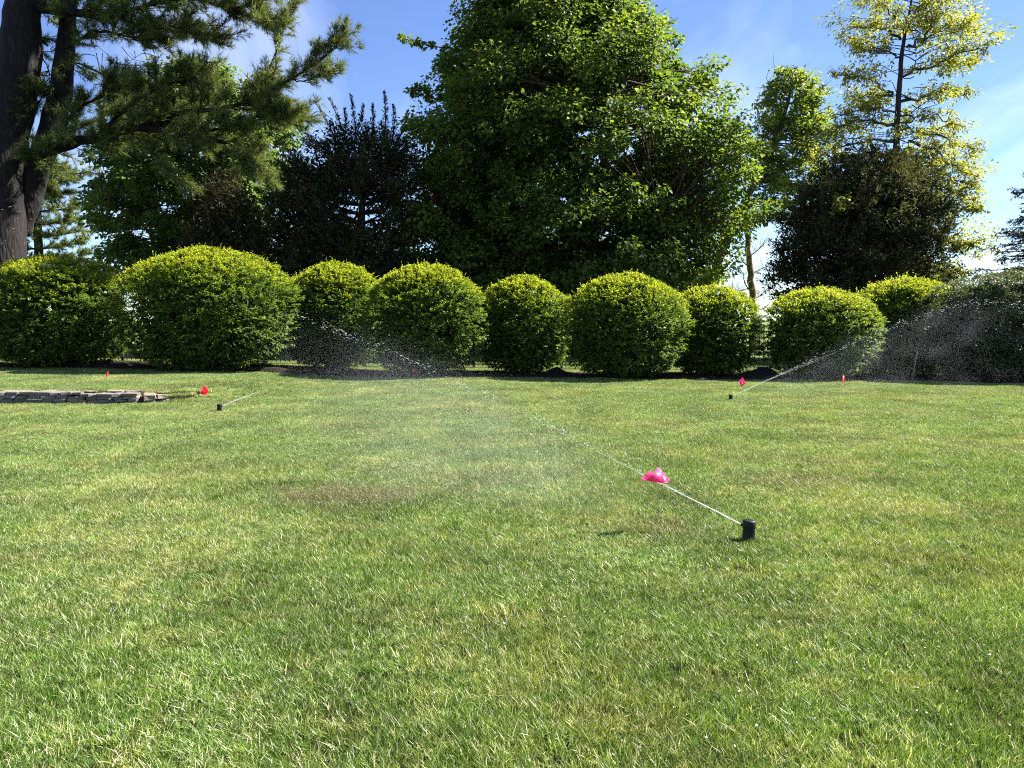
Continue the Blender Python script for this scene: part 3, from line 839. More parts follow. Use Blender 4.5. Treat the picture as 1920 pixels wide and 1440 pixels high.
# --- tall yellow-green tree
YH = 30.0
rs = np.random.default_rng(6)
bz = at(1672, 600, YH); base = np.array([bz[0], YH, float(gz(bz[0], YH))])
t = thing('tall_yellow_tree', 'tall slender tree with sparse yellow-green spring leaves and bare trunk', 'tree', base)
trunk(t, [base, at(1675, 450, YH), at(1680, 320, YH), at(1682, 220, YH), at(1688, 130, YH), at(1697, 60, YH), at(1715, -30, YH)], [.165, .145, .125, .105, .085, .06, .025], M_BARK_D, sides=12, rough=.05)
LIMBS = [[(1673, 177), (1650, 167), (1634, 146), (1596, 144), (1558, 135)], [(1673, 180), (1648, 178), (1620, 178), (1580, 185)],
         [(1693, 142), (1712, 132), (1755, 126), (1767, 113), (1817, 97), (1852, 80)], [(1767, 113), (1800, 118), (1835, 108)],
         [(1689, 74), (1662, 58), (1634, 50), (1588, 58)], [(1700, 90), (1732, 70), (1747, 43), (1740, 5)], [(1747, 60), (1790, 55), (1830, 62)],
         [(1696, 62), (1670, 20), (1640, -15)], [(1700, 50), (1735, 10), (1790, -20)], [(1690, 110), (1650, 95), (1600, 100)],
         [(1704, 264), (1747, 280), (1790, 311), (1833, 331)], [(1704, 292), (1732, 296), (1767, 323), (1825, 350)], [(1689, 190), (1735, 182), (1782, 168), (1815, 185)],
         [(1683, 218), (1747, 218), (1806, 237)], [(1684, 240), (1740, 250), (1800, 270), (1832, 285)],
         [(1677, 233), (1630, 229), (1580, 233), (1541, 272)], [(1677, 264), (1630, 264), (1553, 284), (1530, 310)], [(1677, 210), (1630, 205), (1570, 215)], [(1678, 300), (1620, 290), (1570, 300)],
         [(1689, 397), (1747, 440), (1806, 459), (1866, 467)], [(1689, 381), (1747, 389), (1806, 385), (1855, 397)], [(1690, 340), (1750, 345), (1820, 375)],
         [(1673, 350), (1611, 373), (1557, 389)], [(1681, 408), (1650, 447), (1623, 486)], [(1700, 470), (1747, 513), (1806, 521)], [(1690, 430), (1720, 470), (1740, 520), (1750, 545)], [(1690, 440), (1700, 490), (1705, 530)]]
tips = []
tw = Tubes()
for q in LIMBS:
    up_ = q[-1][1] < 330
    off = rs.uniform(-2.2, 2.2) if up_ else rs.uniform(-4.0, -3.0)
    n_ = len(q)
    pts = spline([at(u, v, YH + off * (i / (n_ - 1)) ** 1.2) for i, (u, v) in enumerate(q)], 16)
    pts[1:-1] += rs.normal(size=(14, 3)) * 0.05
    r0 = 0.055 if n_ >= 4 else 0.04
    tb = Tubes(); tb.add(pts, np.linspace(r0, .012, 16), 6); tb.build('limb', M_BARK_G, t)
    Lm = np.linalg.norm(np.diff(pts, axis=0), axis=1).sum()
    for k in range(int(Lm * 8)):
        f = rs.uniform(0.22, 1.0); s = pts[int(f * 15)]
        d = nrm(np.array([rs.normal() * .8, rs.normal() * .8, rs.normal() * .5 + .15]) + (pts[-1] - pts[0]) / max(Lm, .1) * .7)
        ln = rs.uniform(.25, .85) * (1.1 - .4 * f)
        e = s + d * ln; mid = s + d * ln * .5 + [0, 0, ln * .10]
        tw.add(np.array([s, mid, e]), np.array([.010, .007, .004]), 4, cap=False)
        for g_ in np.linspace(.45, 1, 3): tips.append(s + d * ln * g_ + [0, 0, ln * .08])
tw.build('twigs', M_BARK_G, t, kind='stuff')
tips = np.array(tips)
m = 8
P = np.repeat(tips, m, 0) + rs.normal(size=(len(tips) * m, 3)) * 0.07
U = nrm(rs.normal(size=P.shape) * [1, 1, .4] + [0, 0, -.45])
W = nrm(rs.normal(size=P.shape) * .5 + [0, 0, 1])
V1, F1 = leaf_geo(P, U, W, rs.uniform(.09, .17, len(P)), rs.uniform(.045, .08, len(P)), .2, .15)
hi = sstep(2, 9, P[:, 2])
tv = np.clip(.5 * rs.random(len(P)) + .5 * np.repeat(rs.random(len(tips)), m) - .12 + .12 * hi, 0, 1)
HC = clump_centres([(-40, 1620, 1800), (20, 1580, 1830), (60, 1570, 1845), (105, 1570, 1845), (140, 1565, 1790), (175, 1575, 1795), (220, 1565, 1810), (285, 1535, 1825), (320, 1600, 1825), (350, 1730, 1830), (400, 1755, 1845), (470, 1775, 1850), (520, 1740, 1800), (550, 1720, 1770)], YH, 92, .68, inner=.45, seed=68, dy=.7, hole=[(1690, 140, 45, 70), (1790, 142, 70, 14), (1800, 205, 30, 14), (1620, 108, 40, 14)])
tb = Tubes()
for c in HC:
    zf = max(base[2] + 1.5, c[2] - rs.uniform(0, .7)); f = np.array([np.interp(zf, [base[2], 13], [base[0], base[0] + .6]), YH, zf])
    tb.add(spline([f, f * .7 + c * .3 + rs.normal(size=3) * .12, f * .3 + c * .7 + rs.normal(size=3) * .15, c], 7), np.linspace(.022, .006, 7), 5, cap=False)
tb.build('branches', M_BARK_D, t, kind='stuff')
V2, F2, T2 = clump_leaves(HC, (base[0], YH), .85, 135, .15, .075, rs, droop=.5, flat=.5)
mesh_np('crown', np.concatenate([V1, V2]), np.concatenate([F1, F2 + len(V1)]), M_HICK, t, tint=np.concatenate([np.repeat(tv, 4), T2 * .85]), kind='stuff')

# --- evergreens made of sprays
def sprays(C, axis, n_per, ln, nlen, nb, rs, up=0.5, spread=.45, out_k=.8):
    """conifer sprays: shoots leaving each centre, with short thin foliage along them"""
    PP, UU, LL, TT = [], [], [], []
    for c in C:
        o = nrm(np.array([c[0] - axis[0], c[1] - axis[1], 0.0]) + 1e-6)
        k = n_per
        d = nrm(o * out_k + np.array([0, 0, up]) + rs.normal(size=(k, 3)) * spread)
        s = c + rs.normal(size=(k, 3)) * 0.16
        L_ = rs.uniform(.5, 1.1, k) * ln
        ct = rs.random()
        for j in range(nb):
            f = rs.random(k)
            p = s + d * (L_ * f)[:, None]
            u = nrm(d * .75 + rs.normal(size=(k, 3)) * .55)
            PP.append(p); UU.append(u); LL.append(rs.uniform(.6, 1.2, k) * nlen * (1.15 - .5 * f)); TT.append(np.clip(.55 * rs.random(k) + .25 * ct + .2 * f, 0, 1))
    return np.concatenate(PP), np.concatenate(UU), np.concatenate(LL), np.concatenate(TT)

def evergreen(name, label, rows, Y, pxb, ncl, mat, bark, seed, n_per=16, ln=.5, nlen=.16, nb=9, up=.5, wide=.02, inner=.3, mind=.4, spires=(), hole=None, rt=.25, core=True, dy=.9):
    rs = np.random.default_rng(seed)
    bz = at(pxb, 600, Y); base = np.array([bz[0], Y, float(gz(bz[0], Y))])
    t = thing(name, label, 'tree', base)
    z, l, r_ = env(rows, Y)
    topc = np.array([(l[-1] + r_[-1]) / 2, Y, z[-1]])
    tp, tr_ = trunk(t, [base, base * .66 + topc * .34, base * .33 + topc * .67, topc], [rt, rt * .8, rt * .5, rt * .15], bark)
    C = clump_centres(rows, Y, ncl, mind, inner=inner, seed=seed, dy=dy, hole=hole)
    tb = Tubes()
    for c in C:
        f = np.clip((c[2] - .5 - tp[:, 2]), 0, 99); i = int(np.argmin(np.abs(tp[:, 2] - (c[2] - .35 * np.hypot(c[0] - base[0], c[1] - Y)))))
        s = tp[i]; tb.add(spline([s, (s + c) / 2 + [0, 0, -.1], c], 6), np.linspace(min(.05, tr_[i] * .5), .01, 6), 5, cap=False)
    for a_, b_ in spires:
        pa, pb_ = at(*a_, Y), at(*b_, Y)
        tb.add(spline([pb_, (pa + pb_) / 2 + [.10, 0, .0], pa], 6), np.linspace(.035, .008, 6), 5, cap=False)
    tb.build('branches', bark, t, kind='stuff')
    P, U, L_, T = sprays(C, (base[0], Y), n_per, ln, nlen, nb, rs, up)
    if len(spires):
        for a_, b_ in spires:
            pa, pb_ = at(*a_, Y + rs.uniform(-.4, .4)), at(*b_, Y)
            k = 380; f = rs.random(k) ** .75
            ax = nrm(pa - pb_); cur = pb_ + (pa - pb_) * f[:, None] + np.array([.10, 0, 0]) * (4 * f * (1 - f))[:, None]
            tw_ = np.sin(f * 38 + rs.random() * 6) * .5 + .5      # tiers of short side shoots
            dd_ = nrm(nrm(rs.normal(size=(k, 3)) * [1, 1, .3]) * .8 + ax * 1.0)
            q0 = cur + dd_ * (rs.random(k) * .40 * (1.02 - f) ** .9 * (.35 + .65 * tw_))[:, None]
            P = np.concatenate([P, q0]); U = np.concatenate([U, dd_]); L_ = np.concatenate([L_, rs.uniform(.05, .12, k)]); T = np.concatenate([T, rs.random(k) * .7])
    W = nrm(rs.normal(size=P.shape) + [0, 0, .6])
    V1, F1 = leaf_geo(P, U, W, L_, L_ * wide / .1, .15)
    T4 = np.repeat(T, 4)
    if core:   # inner foliage in a darker tint
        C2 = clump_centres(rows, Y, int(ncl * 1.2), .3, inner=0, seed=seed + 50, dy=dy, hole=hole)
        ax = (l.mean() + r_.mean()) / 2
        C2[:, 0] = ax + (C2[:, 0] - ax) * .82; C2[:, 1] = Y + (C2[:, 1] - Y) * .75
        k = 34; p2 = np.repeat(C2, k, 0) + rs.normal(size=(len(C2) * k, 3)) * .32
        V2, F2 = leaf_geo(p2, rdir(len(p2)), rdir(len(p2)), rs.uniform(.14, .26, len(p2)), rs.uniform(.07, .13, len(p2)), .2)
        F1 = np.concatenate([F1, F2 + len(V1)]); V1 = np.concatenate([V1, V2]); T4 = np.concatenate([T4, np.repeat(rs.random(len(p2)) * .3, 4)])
    mesh_np('crown', V1, F1, mat, t, tint=T4, kind='stuff')
    return t

evergreen('cedar_tree', 'tall ragged black-green cedar with spiky tops left of the maple',
          [(262, 625, 745), (276, 592, 765), (290, 560, 770), (306, 535, 775), (340, 512, 780), (400, 496, 780), (470, 480, 770), (540, 478, 770), (590, 490, 760)], 29.0, 664, 300, M_CEDAR, M_BARK_G, 21,
          n_per=24, ln=.55, nlen=.165, nb=10, up=.75, wide=.03, mind=.40,
          spires=[((594, 196), (645, 305)), ((617, 184), (655, 295)), ((657, 178), (664, 290)), ((646, 204), (640, 285)), ((720, 172), (716, 285)), ((698, 196), (690, 285)), ((737, 197), (730, 285)), ((681, 196), (650, 295)), ((764, 208), (735, 280)), ((572, 250), (630, 305))],
          hole=[(686, 405, 24, 44), (648, 385, 22, 22), (598, 302, 34, 14), (660, 285, 22, 14), (712, 425, 18, 12), (560, 330, 14, 10)], dy=.7)
evergreen('small_cedar_tree', 'small brownish cone-shaped cedar in front of the leafy tree', [(325, 420, 432), (345, 405, 445), (380, 385, 462), (420, 362, 478), (460, 345, 486), (520, 335, 492), (575, 335, 490)], 27.0, 420, 120, M_RUST, M_BARK_R, 22,
          n_per=14, ln=.42, nlen=.12, nb=9, up=.9, wide=.028, mind=.3, rt=.12)
evergreen('dark_juniper_tree', 'broad dark juniper mass behind the tall yellow tree', [(298, 1590, 1670), (322, 1545, 1710), (355, 1500, 1755), (410, 1482, 1772), (450, 1470, 1775), (500, 1460, 1770), (545, 1452, 1765), (585, 1464, 1760)], 28.6, 1620, 300, M_CEDAR, M_BARK_R, 23,
          n_per=22, ln=.6, nlen=.175, nb=10, up=.55, wide=.032, mind=.46,
          spires=[((1464, 445), (1500, 458)), ((1450, 517), (1490, 530)), ((1458, 500), (1492, 505)), ((1446, 552), (1490, 560)), ((1476, 420), (1505, 430))])

YR = 23.0
rs = np.random.default_rng(24)
bz = at(1985, 600, YR); base = np.array([bz[0], YR, float(gz(bz[0], YR))])
t = thing('spruce_tree', 'dark spruce cut by the photo edge above the glossy shrub', 'tree', base)
topz = at(2000, 175, YR)[2]
trunk(t, [base, base + [0, 0, topz * .5], base + [0, 0, topz]], [.22, .14, .03], M_BARK_D)
tw = Tubes(); PP, UU, LL, TT = [], [], [], []
for lv in np.arange(.7, topz - .2, .19):
    Rl = 2.75 * (1 - lv / topz) ** .8 * rs.uniform(.85, 1.1) + .15
    for k in range(9):
        a_ = rs.uniform(0, 2 * np.pi); R1 = Rl * rs.uniform(.75, 1.12); z1 = base[2] + lv + rs.uniform(-.12, .12)
        d_ = np.array([math.cos(a_), math.sin(a_), 0])
        pts = spline([np.array([base[0], YR, z1]), np.array([base[0], YR, z1 - .10 * R1]) + d_ * R1 * .55, np.array([base[0], YR, z1 - .10 * R1]) + d_ * R1], 12)
        tw.add(pts, np.linspace(.03, .006, 12), 4, cap=False)
        ct = rs.random()
        for q in range(int(R1 * 10)):
            f = rs.uniform(.2, 1.0); p = pts[int(f * 11)]
            sd = nrm(d_ * .7 + np.array([-d_[1], d_[0], 0]) * rs.choice([-1, 1]) * rs.uniform(.2, 1.1) + [0, 0, rs.uniform(-.8, .2)])
            sl = rs.uniform(.18, .46) * (1.15 - .4 * f); m_ = 15
            ff = rs.random(m_); PP.append(p + sd * (sl * ff)[:, None]); UU.append(nrm(sd * .9 + rs.normal(size=(m_, 3)) * .5)); LL.append(rs.uniform(.05, .09, m_)); TT.append(np.clip(.5 * rs.random(m_) + .3 * ct + .2 * f, 0, 1))
tw.build('branches', M_BARK_D, t, kind='stuff')
P = np.concatenate(PP); L_ = np.concatenate(LL)
V1, F1 = leaf_geo(P, np.concatenate(UU), rdir(len(P)), L_ * 1.25, L_ * .36, .1)
mesh_np('crown', V1, F1, M_SPRUCE, t, tint=np.repeat(np.concatenate(TT), 4), kind='stuff')
t2 = t.copy(); COL.objects.link(t2)      # its neighbour beyond the photo's edge: seen only by its shade on the last shrub and the lawn
t2['label'] = 'tall spruce past the picture edge shading the dark glossy shrub'
t2.location = (18.0, 18.2, float(gz(14, 18.2))); t2.rotation_euler = (0, 0, 2.2); t2.scale = (1.05, 1.05, 1.0)
for ch in list(t.children):
    c_ = ch.copy(); COL.objects.link(c_); c_.parent = t2
t['group'] = 'spruces at the garden edge'; t2['group'] = 'spruces at the garden edge'

# --- slender bare tree in the sky gap
YS = 35.0
rs = np.random.default_rng(31)
bz = at(1414, 600, YS); base = np.array([bz[0], YS, float(gz(bz[0], YS))])
t = thing('slender_tree', 'slender mottled trunk with few budding twigs in the sky gap', 'tree', base)
trunk(t, [base, at(1410, 560, YS), at(1406, 500, YS), at(1402, 450, YS), at(1398, 390, YS), at(1396, 300, YS)], [.16, .15, .135, .12, .10, .05], M_BARK_L, sides=10, rough=.06, flare=1.2)
tw = Tubes(); tips = []
for q in ([(1406, 545), (1396, 530), (1392, 510), (1372, 500)], [(1404, 500), (1393, 490), (1385, 475)], [(1405, 480), (1420, 470), (1435, 455)], [(1405, 520), (1425, 505), (1438, 500)], [(1408, 560), (1425, 555), (1440, 540)], [(1410, 575), (1428, 580), (1442, 570)], [(1406, 540), (1385, 545), (1370, 540)], [(1403, 470), (1390, 462), (1372, 470)]):
    pts = spline([at(u, v, YS + rs.uniform(-.3, .3)) for u, v in q], 8)
    tw.add(pts, np.linspace(.035, .008, 8), 5, cap=False)
    for k in range(22):
        s = pts[rs.integers(2, 8)]; e = s + rs.normal(size=3) * .3 + [0, 0, .1]
        tw.add(np.array([s, (s + e) / 2 + [0, 0, .03], e]), np.array([.006, .005, .003]), 4, cap=False); tips += [e, (s + e) / 2]
tw.build('branches', M_BARK_G, t, kind='stuff')
tips = np.repeat(np.array(tips), 8, 0); tips = tips + rs.normal(size=tips.shape) * .05
V1, F1 = leaf_geo(tips, rdir(len(tips)), rdir(len(tips)), rs.uniform(.03, .07, len(tips)), rs.uniform(.015, .03, len(tips)))
mesh_np('crown', V1, F1, M_SPROUT, t, tint=np.repeat(rs.random(len(tips)), 4), kind='stuff')

# --- pines: needle tufts on boughs
def tufts(S, D, nn, ln, wid, rs, spread=.75):
    """needle tufts at points S pointing along D"""
    k = len(S)
    P = np.repeat(S, nn, 0) + np.repeat(D, nn, 0) * rs.uniform(-.10, .06, (k * nn, 1))
    U = nrm(np.repeat(D, nn, 0) + rs.normal(size=(k * nn, 3)) * spread)
    L_ = rs.uniform(.7, 1.2, k * nn) * ln
    r = rs.normal(size=U.shape); Sd = nrm(np.cross(U, r))
    V = np.stack([P + Sd * wid, P - Sd * wid, P + U * L_[:, None]], 1).reshape(-1, 3)
    T = np.clip(.45 * rs.random(k * nn) + .55 * np.repeat(rs.random(k), nn), 0, 1)
    return V, np.repeat(T, 3)

def bough_tufts(q, Y, dYs, rs, width_px, n, hang=0.0, lift=.5):
    """tufts clustered along sub-branches that leave a bough polyline q (px) -> points, directions, twig segments"""
    pts = spline([at(u, v, Y + d) for (u, v), d in zip(q, dYs)], 20)
    S, D, segs = [], [], []
    ax = nrm(pts[-1] - pts[0])
    w = width_px / F * Y
    for _ in range(int(n * 1.25)):
        f = rs.random() ** .8; s = pts[int(f * 19)]
        side = nrm(np.cross(ax, [0, 0, 1.0])) * rs.choice([-1, 1])
        d = nrm(ax * rs.uniform(.3, .9) + side * rs.uniform(.3, 1.0) + np.array([0, 0, rs.normal() * .32 + lift * .35 - hang]))
        ln = w * rs.uniform(.45, 1.1)
        e = s + d * ln + [0, 0, lift * .12 * ln]
        segs.append(np.array([s, (s + e) / 2 + [0, 0, -.04 * ln], e]))
        k = max(5, int(ln * 24))
        fs = rs.uniform(.3, 1.02, k)
        base_ = s + (e - s) * fs[:, None]
        dir_ = nrm(d + rs.normal(size=(k, 3)) * .55 + [0, 0, .25])
        S.append(base_ + dir_ * rs.uniform(.02, .22, (k, 1))); D.append(dir_)
    return np.concatenate(S), np.concatenate(D), segs, pts

YP = 23.0
rs = np.random.default_rng(41)
bz = at(2, 600, YP); base = np.array([bz[0], YP, float(gz(bz[0], YP))])
t = thing('large_pine_tree', 'large twin-trunked pine with long bough reaching over the shrubs', 'tree', base)
tb = Tubes()
pts = spline([base + [0, 0, -.1], at(4, 500, YP), at(2, 400, YP), at(4, 300, YP), at(20, 200, YP), at(38, 100, YP), at(42, 0, YP), at(40, -160, YP), at(45, -400, YP)], 40)
rr = np.interp(np.linspace(0, 1, 40), [0, .05, .14, .3, .5, .62, .8, 1], [.80, .66, .62, .62, .60, .55, .40, .15])
tb.add(pts + rs.normal(size=pts.shape) * .02, rr, 26); tb.build('trunk', M_BARK_P, t)
tb = Tubes()
pts2 = spline([at(36, 440, YP + .5), at(52, 380, YP + .5), at(72, 310, YP + .5), at(100, 230, YP + .6), at(118, 140, YP + .6), at(128, 40, YP + .6), at(132, -60, YP + .7), at(140, -260, YP + .7)], 30)
tb.add(pts2 + rs.normal(size=pts2.shape) * .02, np.interp(np.linspace(0, 1, 30), [0, .15, .5, 1], [.30, .36, .32, .10]), 18); o2 = tb.build('trunk', M_BARK_P, t); o2['label'] = 'second thinner trunk forking from the main one'
BOUGHS = [  # polyline px, depth offsets, radius, width px, number, hang
    ([(46, 296), (110, 278), (180, 258), (260, 240), (330, 252), (420, 268)], [-.2, -.5, -.8, -1.0, -1.2, -1.4], .17, 62, 60, .1),
    ([(260, 240), (320, 215), (400, 205), (470, 190), (520, 165)], [-1, -1.1, -1.3, -1.4, -1.5], .09, 56, 60, .0),
    ([(470, 190), (500, 140), (528, 70), (545, 10)], [-1.4, -1.5, -1.6, -1.6], .035, 28, 26, -.1),
    ([(500, 170), (560, 140), (610, 105), (652, 62)], [-1.5, -1.6, -1.7, -1.8], .035, 34, 34, -.1),
    ([(540, 150), (580, 150), (628, 128)], [-1.6, -1.7, -1.8], .02, 26, 18, 0),
    ([(330, 252), (420, 240), (500, 215), (552, 230)], [-1.2, -1.4, -1.6, -1.8], .05, 60, 52, .2),
    ([(180, 258), (240, 200), (310, 160), (370, 150)], [-.8, -1.0, -1.2, -1.4], .06, 62, 54, 0),
    ([(110, 278), (130, 220), (190, 180), (250, 165)], [-.5, -.3, -.5, -.6], .06, 56, 44, 0),
    ([(120, 200), (95, 160), (75, 190), (55, 230)], [.2, .2, .1, 0], .03, 40, 26, .2),
    ([(240, 245), (290, 290), (340, 330)], [-1, -1.3, -1.5], .02, 44, 10, .5),
    ([(420, 265), (460, 290), (490, 320)], [-1.4, -1.5, -1.6], .02, 44, 24, .5),
    ([(70, 15), (130, 22), (200, 24), (272, 12)], [0, -.3, -.6, -.8], .15, 50, 34, .1),
    ([(200, 24), (270, 50), (330, 52), (400, 75)], [-.6, -.8, -1.0, -1.2], .05, 54, 48, .1),
    ([(272, 12), (350, -5), (430, 15), (500, 40)], [-.8, -1, -1.2, -1.4], .06, 54, 50, .1),
    ([(272, -10), (340, -40), (430, -40), (510, -20)], [-.8, -1, -1.2, -1.4], .06, 60, 44, .2),
    ([(120, 90), (180, 60), (250, 70), (300, 75)], [0, -.2, -.5, -.6], .05, 46, 34, .2),
    ([(110, 130), (150, 120), (205, 150), (225, 165)], [.3, .2, 0, -.2], .03, 40, 20, .2),
    ([(90, 85), (60, 60), (90, 130), (95, 170)], [.6, .8, 1.0, 1.2], .03, 40, 22, .2),
]
UPPER = [  # out-of-view boughs, made dense to shade the trunk below
    ([(40, -120), (140, -140), (280, -130), (420, -110)], [0, -.3, -.6, -.8], .12, 80, 60, .1),
    ([(40, -220), (140, -250), (260, -240), (380, -210)], [0, .3, .6, .8], .10, 80, 60, .1),
    ([(40, -300), (-60, -320), (-180, -300)], [0, .5, .8], .10, 90, 40, .1),
    ([(140, -200), (220, -320), (320, -340)], [.5, 0, -.6], .08, 90, 50, .1),
    ([(40, -120), (60, -160), (120, -190)], [.5, 2.5, 4.5], .10, 90, 50, .1),
    ([(60, 20), (120, -20), (230, -30)], [.5, 2.5, 4.0], .08, 70, 44, .1),
    ([(140, -60), (280, -90), (430, -120), (560, -160)], [0, .8, 1.6, 2.4], .10, 110, 70, .1),
    ([(140, -120), (260, -200), (420, -260), (540, -330)], [0, 1.0, 2.2, 3.2], .10, 120, 80, .1),
    ([(60, -40), (170, -60), (300, -70), (420, -90)], [0, 1.5, 3.0, 4.0], .10, 110, 70, .1),
    ([(120, -200), (240, -260), (360, -330), (480, -400)], [0, .4, .8, 1.2], .10, 120, 80, .1),
]
SV, DV = [], []
tw = Tubes()
for q, dy_, r0, wd, nn_, hang in BOUGHS:
    S, D, segs, pts = bough_tufts(q, YP, dy_, rs, wd, nn_, hang)
    SV.append(S); DV.append(D)
    tb = Tubes(); tb.add(pts + rs.normal(size=pts.shape) * .015, np.linspace(r0, max(.012, r0 * .35), 20), 9); tb.build('limb', M_BARK_P, t)
    for s in segs: tw.add(s, np.array([.016, .011, .006]), 4, cap=False)
for _ in range(16):   # bare dead twigs
    s = at(rs.uniform(130, 400), rs.uniform(40, 120), YP - .6); e = s + rs.normal(size=3) * .6 + [.2, 0, -.4]
    tw.add(spline([s, (s + e) / 2 + rs.normal(size=3) * .1, e], 5), np.linspace(.012, .004, 5), 4, cap=False)
tw.build('twigs', M_BARK_P, t, kind='stuff')
S = np.concatenate(SV); D = np.concatenate(DV)
V1, T1 = tufts(S, D, 18, .19, .0062, rs, .6)
mesh_np('crown', V1, np.arange(len(V1)).reshape(-1, 3), M_PINE, t, tint=T1, kind='stuff')
SV, DV = [], []      # unseen upper storeys of the crown, added to shade the trunk
for q, dy_, r0, wd, nn_, hang in UPPER:
    S, D, segs, pts = bough_tufts(q, YP, dy_, rs, wd, int(nn_ * .8), hang)
    SV.append(S); DV.append(D)
    tb = Tubes(); tb.add(pts + rs.normal(size=pts.shape) * .015, np.linspace(r0, max(.012, r0 * .35), 20), 9); tb.build('limb', M_BARK_P, t)
V1, T1 = tufts(np.concatenate(SV), np.concatenate(DV), 5, .28, .028, rs)
mesh_np('upper_crown', V1, np.arange(len(V1)).reshape(-1, 3), M_PINE, t, tint=T1, kind='stuff')

YQ = 46.0
rs = np.random.default_rng(43)
bz = at(70, 600, YQ); base = np.array([bz[0], YQ, float(gz(bz[0], YQ))])
t = thing('distant_pine_tree', 'distant pine with flat layered boughs seen past the big trunk', 'tree', base)
trunk(t, [base, at(72, 470, YQ), at(70, 380, YQ), at(68, 290, YQ)], [.28, .24, .18, .06], M_BARK_P)
SV, DV = [], []; tw = Tubes()
for k, (y0, xr, xl) in enumerate([(310, 110, 30), (335, 140, 20), (362, 118, 10), (385, 150, 0), (410, 140, 0), (432, 162, -10), (455, 150, -10), (478, 165, -10), (500, 150, 0), (320, 175, 60), (345, 90, 30)]):
    for xe in (xr, xl):
        q = [(70, y0 + 12), ((70 + xe) / 2, y0 + 8), (xe, y0 + rs.uniform(-8, 8))]
        S, D, segs, pts = bough_tufts(q, YQ, [0, rs.uniform(-1.5, 1.5), rs.uniform(-2.5, 2.5)], rs, 22, 26, .05)
        SV.append(S); DV.append(D); tw.add(pts, np.linspace(.07, .02, 20), 5, cap=False)
        for s in segs: tw.add(s, np.array([.02, .014, .008]), 4, cap=False)
tw.build('branches', M_BARK_P, t, kind='stuff')
V1, T1 = tufts(np.concatenate(SV), np.concatenate(DV), 9, .22, .015, rs)
mesh_np('crown', V1, np.arange(len(V1)).reshape(-1, 3), M_PINE, t, tint=T1, kind='stuff')

# ------------------------------------------------------------------ fence
FY = 21.9
t = thing('picket_fence', 'black metal picket fence glimpsed between and below the shrubs', 'fence', (0, FY, 0))
def boxmesh(name, sx, sy, sz, mat):
    V = np.array([[x, y, z] for z in (0, sz) for y in (-sy / 2, sy / 2) for x in (-sx / 2, sx / 2)], float)
    Fq = [[0, 2, 3, 1], [4, 5, 7, 6], [0, 1, 5, 4], [2, 6, 7, 3], [0, 4, 6, 2], [1, 3, 7, 5]]
    me = bpy.data.meshes.new(name); me.from_pydata(V.tolist(), [], Fq); me.materials.append(mat); return me
pk = boxmesh('picket', .018, .018, 1.16, M_FENCE); po = boxmesh('post', .062, .062, 1.30, M_FENCE)
fx = np.arange(-16.8, 16.8, .122)
for i, x in enumerate(fx):
    isp = i % 20 == 9
    o = bpy.data.objects.new('post' if isp else 'picket', po if isp else pk); COL.objects.link(o)
    o.parent = t; o.location = (float(x), 0, float(gz(x, FY)) + (-.03 if isp else .06))
for zz in (.12, .95, 1.12):
    tb = Tubes(); X = np.linspace(-16.8, 16.8, 40)
    tb.add(np.stack([X, np.full(40, FY), gz(X, FY) + zz], -1), np.full(40, .017), 4); tb.build('rail', M_FENCE, t)

# ------------------------------------------------------------------ dry stone wall
def stone_mesh(seed, mat):
    r = np.random.default_rng(seed)
    V = []
    for x in (-.5, .5):
        for y in (-.5, .5):
            for z in (-.5, .5):
                V.append([x, y, z])
    import bmesh
    bm = bmesh.new()
    bmesh.ops.create_cube(bm, size=1.0)
    for v in bm.verts: v.co += Vector(r.normal(size=3) * [.05, .06, .08])
    bmesh.ops.bevel(bm, geom=bm.edges[:], offset=.09, segments=1, affect='EDGES')
    for v in bm.verts: v.co += Vector(r.normal(size=3) * .018)
    bmesh.ops.triangulate(bm, faces=bm.faces[:])
    me = bpy.data.meshes.new('stone'); bm.to_mesh(me); bm.free(); me.materials.append(mat); return me
SM = [stone_mesh(k, M_STONE) for k in range(6)] + [stone_mesh(20 + k, M_STONE_T) for k in range(3)]
t = thing('stone_wall', 'low dry-laid grey stone retaining wall edging the raised lawn', 'stone wall', (WALL_END, WALL_Y, 0))
rs = np.random.default_rng(8)
def put_stone(x, y, z, sx, sy, sz, rz, tan=False):
    o = bpy.data.objects.new('stone', SM[int(rs.integers(6, 9)) if tan else int(rs.integers(0, 6))]); COL.objects.link(o)
    o.parent = t; o.location = (float(x - WALL_END), float(y - WALL_Y), float(z)); o.scale = (float(sx), float(sy), float(sz)); o.rotation_euler = (float(rs.normal() * .03), float(rs.normal() * .03), float(rz))
zt_ = -.03
for ci_, hc in enumerate([.064, .060, .058, .056]):
    x = WALL_END - .02 - ci_ * .02
    while x > -10.6:
        w = rs.uniform(.12, .31)
        hh = hc * rs.uniform(.88, 1.12) * (1.0 if x < WALL_END - .9 else (.86 if ci_ else .8))
        zc = float(gz(x, WALL_Y - .2)) + (zt_ + hc / 2) * (1.0 if x < WALL_END - .9 else .86)
        put_stone(x - w / 2, WALL_Y + .07 + rs.normal() * .010 + ci_ * .012, zc, w * .985, .24, hh, rs.normal() * .03, tan=rs.random() < .15)
        x -= w
    zt_ += hc - .004
for k in range(2):      # the return of the wall, facing the sun
    for c_ in range(2):
        put_stone(WALL_END + .10 + k * .13, WALL_Y + .10 + k * .10, float(gz(WALL_END + .4, WALL_Y)) + .03 + c_ * .075 - k * .008, .17 * rs.uniform(.75, 1.25), .22, .085 * rs.uniform(.8, 1.2), .55 + rs.normal() * .25, tan=True)
# loose flat stones lying behind the cap course
for k in range(13):
    put_stone(WALL_END - .25 - k * .33 + rs.normal() * .05, WALL_Y + .25 + rs.normal() * .03, .185, .24, .14, .03, rs.normal() * .2, tan=True)

